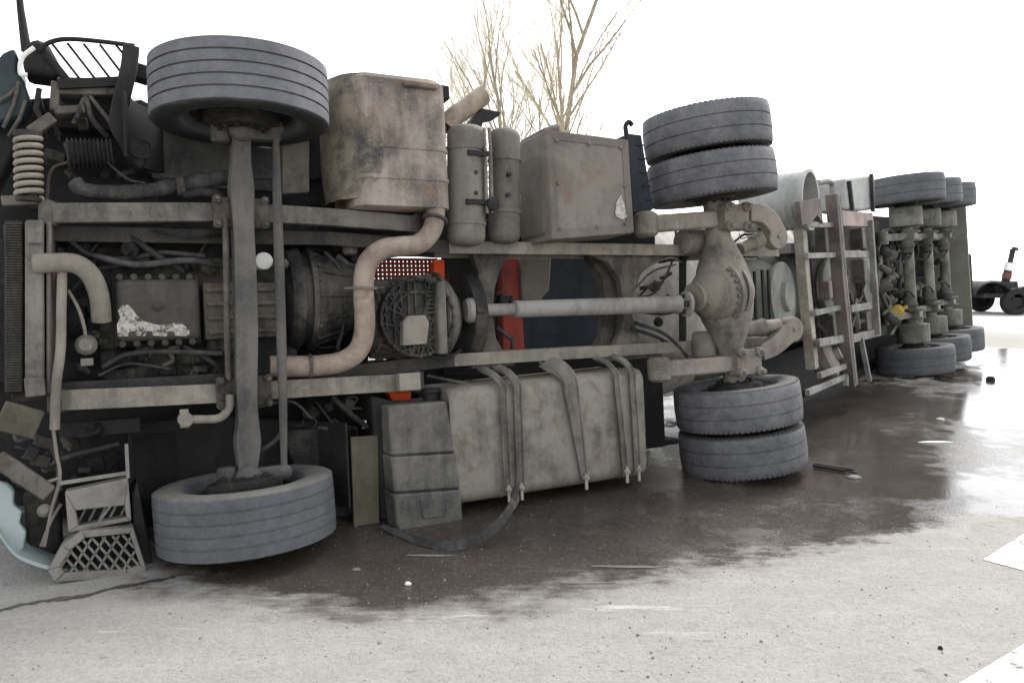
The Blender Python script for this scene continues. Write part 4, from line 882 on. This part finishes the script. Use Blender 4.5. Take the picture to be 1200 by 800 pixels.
# silo body with hopper cones
SW, SR = -1.62, .95
mb().lathe((-5.6, 0, SW), (1, 0, 0), [(-.35, .2), (-.25, .55), (-.1, .82), (.1, SR), (8.9, SR), (9.1, .8), (9.2, .5), (9.24, .1)], 56).build('silo_body', 'silo', X, smooth=40)
for u_, hm in ((-4.55, 'hopper'), (-3.0, 'hopper'), (-1.4, 'hopper')): mb().lathe((u_, 0, SW + .35), (0, 0, 1), [(0, .84), (.35, .80), (1.0, .30), (1.06, .30), (1.07, .34), (1.1, .34), (1.12, .16), (1.16, .14)], 40).build('hopper', hm, X, smooth=40)
mb().box((1.3, 0, -.68), (4.2, 1.9, .06)).build('gap_plate', 'black', X, .006)  # added black sheet that closes bright gaps between the axles
mb().box((-.6, -1.3, -1.3), (7.6, .1, 1.5)).build('shade_plate', 'black', X, .01)  # added black plate that darkens the space under the trailer
mb().box((-.6, -.98, -.75), (7.6, .55, .06)).build('shade_sheet', 'black', X, .01)  # added dark panel hiding bright ground below the trailer
# cradle posts and rungs seen beside the hoppers
def post(pts, wd, th, mat, ww, nm): b = mb(); b.sweep([R(x, y, ww) for x, y in pts], wd, th); return b.build(nm, mat, X, .006)
post([(937, 262), (942, 330), (952, 432)], .12, .10, 'cream', -.1, 'cradle_post')
post([(976, 228), (984, 330), (997, 452)], .16, .12, 'brown', .02, 'cradle_post')
b = mb(); b.bar(R(982, 228, .075), R(1003, 448, .075), .03, .02); b.build('post_flange', 'rung', X, .003)
post([(1020, 258), (1024, 320), (1029, 392)], .07, .06, 'rung', .05, 'cradle_post')
for (x0, y0, x1, y1, m_, wd) in ((943, 263, 976, 264, 'rung', .055), (944, 300, 977, 299, 'rung', .055), (954, 367, 985, 360, 'rung', .055), (958, 402, 990, 396, 'rung', .08), (985, 256, 1021, 258, 'pink', .17), (986, 298, 1022, 298, 'rung', .08), (996, 362, 1027, 357, 'rung', .08), (998, 397, 1030, 389, 'rung', .09), (946, 460, 992, 440, 'rung', .06), (960, 440, 992, 428, 'rung', .06)):
    mb().bar(R(x0, y0, .0), R(x1, y1, .0), wd, .05).build('cradle_rung', m_, X, .005)
b = mb(); b.prism([R(x, y, -.25).xy for x, y in ((946, 262), (1030, 258), (1040, 392), (962, 408))], -.31, -.25); b.build('dark_backing', 'oily', X, .006)  # added dark backing that hides the silo and deepens the shade
for (x, y, w_, h_, m_) in ((1006, 280, .16, .26, 'tframe'), (1008, 318, .14, .3, 'tframe'), (1012, 376, .2, .24, 'tframe'), (962, 282, .14, .3, 'tframe'), (966, 340, .14, .2, 'pink'), (972, 382, .16, .26, 'tframe')):
    mb().box(R(x, y, -.19), (w_, h_, .14)).build('gusset', m_, X, .012)
b = mb(); b.bar(R(1009, 396, .02), R(1019, 447, .05), .05, .05); b.build('support_leg', 'rung', X, .004); mb().bar(R(991, 440, .02), R(991, 452, .02), .05, .05).build('guard_stub', 'rung', X)
# ribbed hose tube with open end
p, q_ = R(908, 242, -.3), R(952, 238, -.05); d = q_ - p
dw = Vector((.80, -.60, .05)).normalized(); d = Vector((dw.dot(RU), dw.dot(RV), dw.dot(RW))); p = R(948, 234, .0) - d * .62
pr = []
for i in range(9): t = .62 * i / 9; pr += [(t, .285), (t + .045, .296)]
b = mb(); b.lathe(p, d, pr + [(.62, .305), (.64, .305), (.64, .27), (.2, .26)], 40); b.build('hose_tube', 'fender', X, smooth=30)
b = mb(); b.prism([R(x, y, .05).xy for x, y in ((937, 236), (962, 232), (965, 262), (958, 252), (951, 262), (940, 264))], .0, .05); b.build('tube_guard', 'brown', X, .004)
mb().tube(spline([R(x, y, -.1) for x, y in ((958, 214), (974, 214), (975, 232))], 4), .03, 8).build('guard_pipe', 'rung', X)
b = mb(); b.prism([R(x, y, -.05).xy for x, y in ((985, 210), (1020, 205), (1021, 246), (1000, 248), (986, 246))], -.35, .0); b.build('fender', 'fender', X, .03)
mb().bar(R(995, 212, .02), R(999, 246, .02), .05, .04).build('fender_strap', 'dark', X, .004)
mb().bar(R(1021, 204, .03), R(1023, 248, .03), .05, .04).build('fender_edge', 'dark', X, .004)
# pipes, valves
for (x, y, r_, m_) in ((1050, 365, .09, 'yellow'), (1042, 300, .07, 'tframe'), (1036, 335, .09, 'tframe'), (968, 420, .22, 'arm'), (1070, 262, .1, 'spring'), (1095, 265, .1, 'spring'), (1072, 372, .13, 'spring')):
    mb().lathe(R(x, y, -.12), (.2, .4, 1), [(-.15, r_ * .5), (-.12, r_ * .9), (-.05, r_), (.04, r_), (.09, r_ * .7), (.1, r_ * .3), (.16, r_ * .3)], 18).build('valve', m_, X)
for i in range(46):
    x0, y0 = (random.uniform(1030, 1105), random.uniform(258, 372)) if i > 13 else (random.uniform(950, 1020), random.uniform(266, 385))
    mb().tube(spline([R(x0, y0, -.2), R(x0 + random.uniform(-14, 14), y0 + random.uniform(10, 25), -.15), R(x0 + random.uniform(-10, 10), y0 + random.uniform(30, 50), -.2)]), random.choice((.016, .022, .03)), 8).build('air_line', random.choice(('hose', 'tframe', 'oily', 'hose', 'taxle')), X)
rt = random.Random(9)
for i in range(26):
    q_ = R(rt.uniform(1030, 1105), rt.uniform(258, 385), rt.uniform(-.35, -.1)); m_ = rt.choice(('tframe', 'oily', 'dark', 'tframe', 'taxle'))
    if rt.random() < .5: mb().box(q_, (rt.uniform(.08, .2), rt.uniform(.06, .18), rt.uniform(.08, .2)), Matrix.Rotation(rt.uniform(-.5, .5), 3, 'Z')).build('bracket', m_, X, .01)
    else: r_ = rt.uniform(.04, .09); mb().lathe(q_, (rt.uniform(-1, 1), rt.uniform(-1, 1), .6), [(0, r_ * .7), (.02, r_), (.1, r_), (.11, r_ * 1.2), (.14, r_ * 1.2), (.15, r_ * .5)], 14).build('valve', m_, X, smooth=35)
# rear board and flaps
b = mb(); b.prism([(3.32, -1.12), (3.38, -1.12), (3.38, 1.22), (3.32, 1.22)], -.9, .25); b.build('rear_board', 'board', X, .008)
print('rear board', [R(1105, 240, 0), R(1140, 388, 0)])
# nose of the trailer behind the tractor window: red post, navy panel, grey plate
b = mb(); b.prism([L(x, y, -1.0).xy for x, y in ((588, 302), (608, 302), (616, 424), (590, 424))], -1.1, -1.0); b.build('nose_post', 'red', T, .01)
b = mb(); b.prism([L(x, y, -1.1).xy for x, y in ((568, 290), (735, 290), (735, 434), (568, 434))], -1.2, -1.1); b.build('nose_panel', 'navy', T, .01)
b = mb(); b.prism([L(x, y, -.95).xy for x, y in ((610, 302), (646, 302), (644, 340), (634, 352), (612, 352))], -1.0, -.95); b.build('nose_plate', 'airtank', T, .01)

# ================================================================== small things on the road
def chip(px, py, sx_, sy_, h, mat, name, label, cat, rot=0, n=7, seed=0):
    rnd = random.Random(seed + int(px)); c = G(px, py); b = mb(); pts = []
    for i in range(n): a = 2 * PI * i / n + rnd.uniform(-.25, .25); pts.append(Vector((math.cos(a) * sx_ * rnd.uniform(.7, 1.1), math.sin(a) * sy_ * rnd.uniform(.7, 1.1))))
    m = Matrix.Rotation(rot, 2); pts = [m @ p for p in pts]
    b.loft([[(p.x, p.y, .001) for p in pts], [(p.x * .95, p.y * .95, h * .6) for p in pts], [(p.x * .6, p.y * .6, h) for p in pts]])
    o = b.build(name, mat, smooth=0); o.location = (c.x, c.y, .001); return tag(o, label, cat)
c = G(980, 552); b = mb(); b.bar((-.14, .10, .02), (.05, -.05, .02), .045, .022); b.bar((.05, -.05, .02), (.12, -.10, .015), .03, .014); b.tube([(-.14, .1, .032), (.1, -.08, .034)], .008, 6)
o = b.build('plastic_strip', 'black', bevel=.004); o.location = (c.x, c.y, 0); tag(o, 'dark broken plastic strip lying on the wet road beside the drive wheels', 'debris')
chip(1001, 560, .07, .04, .02, 'bumper', 'plastic_shard', 'pale grey shard at the end of the dark plastic strip', 'debris')
chip(1161, 446, .07, .06, .06, 'dark', 'dark_lump', 'dark lump on the pale road right of the trailer wheels', 'debris')
chip(1102, 492, .06, .05, .02, 'fender', 'white_stone', 'small white stone on the wet road below the trailer wheels', 'stone')
chip(1098, 518, .17, .035, .006, 'white', 'white_strip', 'flat white strip on the wet road to the right of the drive wheels', 'litter')  # thin flat white strip on the ground
chip(478, 685, .018, .016, .014, 'white', 'stone', 'tiny white stone on the dark spill below the plastic tank', 'stone')
chip(418, 668, .03, .014, .012, 'bumper', 'stone', 'small pale chip on the dark spill right of the lower front wheel', 'stone')
chip(500, 651, .16, .012, .006, 'bumper', 'plastic_sliver', 'long pale sliver on the dark spill below the plastic tank', 'debris', rot=-.03)
chip(735, 664, .30, .018, .005, 'bumper', 'plastic_sliver', 'longest pale sliver on the spill in front of the fuel tank', 'debris', rot=-.02)
chip(685, 683, .15, .012, .005, 'bumper', 'plastic_sliver', 'short pale sliver at the edge of the spill, nearest the viewer', 'debris')
chip(1102, 760, .013, .011, .012, 'dark', 'pebble', 'small black pebble on the dry road near the white line', 'stone')
gm = grime('grit', (.26, .245, .22), (.13, .12, .11), vary=0)
b = mb(); rnd = random.Random(5)
for i in range(520):
    px, py = rnd.uniform(0, 1200), rnd.uniform(585, 800); c = G(px, py); s_ = rnd.uniform(.002, .006) * (1 if rnd.random() < .93 else 1.8)
    pr_ = [(c.x + math.cos(a) * s_ * rnd.uniform(.6, 1.2), c.y + math.sin(a) * s_ * rnd.uniform(.6, 1.2)) for a in [2 * PI * j / 5 for j in range(5)]]
    b.loft([[(x, y, 0) for x, y in pr_], [((x - c.x) * .6 + c.x, (y - c.y) * .6 + c.y, s_ * .8) for x, y in pr_]])
o = b.build('gravel', gm, smooth=0); tag(o, 'fine loose grit scattered over the road', 'gravel'); o['kind'] = 'stuff'

# ================================================================== bare trees
def tree(px, dist, h, label, seed, lean=0, spread=1., forks=3, tw=1., rb=.13):
    rnd = random.Random(seed); x = (px - 600) / FPX * dist
    r0 = bpy.data.objects.new('bare_tree', None); C.objects.link(r0); r0.location = (x, dist, 0); r0['off'] = 0
    tag(r0, label, 'tree', 'bare trees behind the tractor')
    tr_, cr_ = mb(), mb()
    def grow(p, d, l, r, lev):
        n = 5; pts = [p]; dd = d.normalized()
        for i in range(n):
            dd = (dd + Vector((rnd.gauss(0, .09), rnd.gauss(0, .09), rnd.gauss(.03, .05)))).normalized(); pts.append(pts[-1] + dd * l / n)
        (tr_ if lev < 2 else cr_).tube(pts, [r * (1 - .55 * i / n) for i in range(n + 1)], 9 if lev < 1 else 6 if lev < 2 else 3, lev < 2)
        if lev >= 4: return
        nk = (10, 7, 6, 5)[lev]
        for i in range(nk):
            t = .25 + .75 * (i + rnd.random() * .8) / nk if lev else .36 + .6 * (i + rnd.random() * .6) / nk
            t = min(t, 1); j = min(n - 1, int(t * n)); q = pts[j].lerp(pts[j + 1], t * n - j)
            a = rnd.uniform(0, 2 * PI); side = Vector((math.cos(a), math.sin(a), 0)); ang = rnd.uniform(.3, .62) * spread
            nd = (pts[j + 1] - pts[j]).normalized() * math.cos(ang) + side * math.sin(ang) + Vector((0, 0, .22))
            grow(q, nd, l * (rnd.uniform(.26, .42) if lev == 0 else rnd.uniform(.42, .62)), max(.0022 * tw, r * rnd.uniform(.38, .55) * (1 - .3 * t)), lev + 1)
    for i in range(forks):
        a = rnd.uniform(0, 6.28); grow(Vector((rnd.uniform(-.1, .1), rnd.uniform(-.1, .1), 0)), Vector((lean + math.cos(a) * .16 * (i > 0), math.sin(a) * .15 * (i > 0), 1)), h * rnd.uniform(.8, .9) * (1 if i == 0 else .85), rb * h / 10 * (1 if i == 0 else .7), 0)
    t_ = tr_.build('trunk', 'bark', r0, smooth=60); c_ = cr_.build('crown', 'twig', r0, smooth=0); return r0
tree(668, 24, 11.5, 'tallest bare tree, standing behind the battery box', 11, .0, 1.15, 2, rb=.10)
tree(598, 27, 11.0, 'bare yellowish tree left of the tallest one, behind the air reservoirs', 23, .0, 1.25, 3, rb=.085)
tree(548, 31, 10.8, 'faint bare tree farthest left, above the silencer tail pipe', 31, -.02, 1.25, 3, rb=.085)

# ================================================================== background truck far right
bt = bpy.data.objects.new('tow_truck', None); C.objects.link(bt); bt['off'] = 0
bt.location = ((1164 - 600) / FPX * 25, 25, 0); tag(bt, 'distant dark truck with a tall striped post at the right edge', 'truck')
b = mb(); b.box((1.6, 0, .60), (5.0, 1.9, .14)); b.build('chassis', 'dark', bt, .02)
b = mb(); b.prism([(-2.6, .55), (-1.25, .55), (-1.25, 1.0), (-1.35, 1.9), (-2.3, 1.95), (-2.6, 1.2)], -.95, .95); o = b.build('cab', 'dark', bt, .05); o.rotation_euler = (PI / 2, 0, 0)
for dx in (.12, 1.6):
    for dy in (-.9, .9):
        wo_ = MB().ring((dx, dy, .42), (0, 1, 0), [(-.14, .24), (-.15, .36), (-.12, .42), (.12, .42), (.15, .36), (.14, .24)], 32); wo_.lathe((dx, dy, .42), (0, 1, 0), [(-.05, .02), (-.05, .25), (.05, .25), (.05, .02)], 24); wo_.build('wheel', 'black', bt)
secs = []
for i in range(13):
    a = math.radians(10 + 150 * i / 12); x, z = -.62 + .62 * math.cos(a), .42 + .58 * math.sin(a); secs.append([(x, -1.0, z), (x, .9, z), (x * 1.0 + .05 * math.cos(a), .9, z + .05 * math.sin(a)), (x + .05 * math.cos(a), -1.0, z + .05 * math.sin(a))])
mb().loft(secs).build('mudguard', 'dark', bt)
b = mb(); b.prism([(-.35, .60), (.38, .60), (.30, 1.05), (.05, 1.02), (-.15, .95), (-.42, .9)], -.7, .7); o = b.build('body', 'dark', bt, .03); o.rotation_euler = (PI / 2, 0, 0)
pst = mb(); pst.bar((.08, -.4, .9), (.18, -.4, 1.55), .18, .16, (0, 1, 0)); po = pst.build('boom', 'dark', bt, .01)
for i, (z0, z1, m_) in enumerate(((1.12, 1.3, 'hazed'), (1.38, 1.62, 'white'))): mb().bar((.08 + (z0 - .9) * .154, -.4, z0), (.08 + (z1 - .9) * .154, -.4, z1), .2, .18, (0, 1, 0)).build('stripe', m_, po)
b = mb(); b.bar((.19, -.4, 1.55), (.27, -.4, 2.06), .12, .12, (0, 1, 0)); b.bar((.25, -.4, 2.08), (.42, -.4, 2.05), .1, .1, (0, 1, 0)); b.build('boom_tip', 'dark', bt, .01)
for o in list(bpy.data.objects):
    if 'off' in o: del o['off']
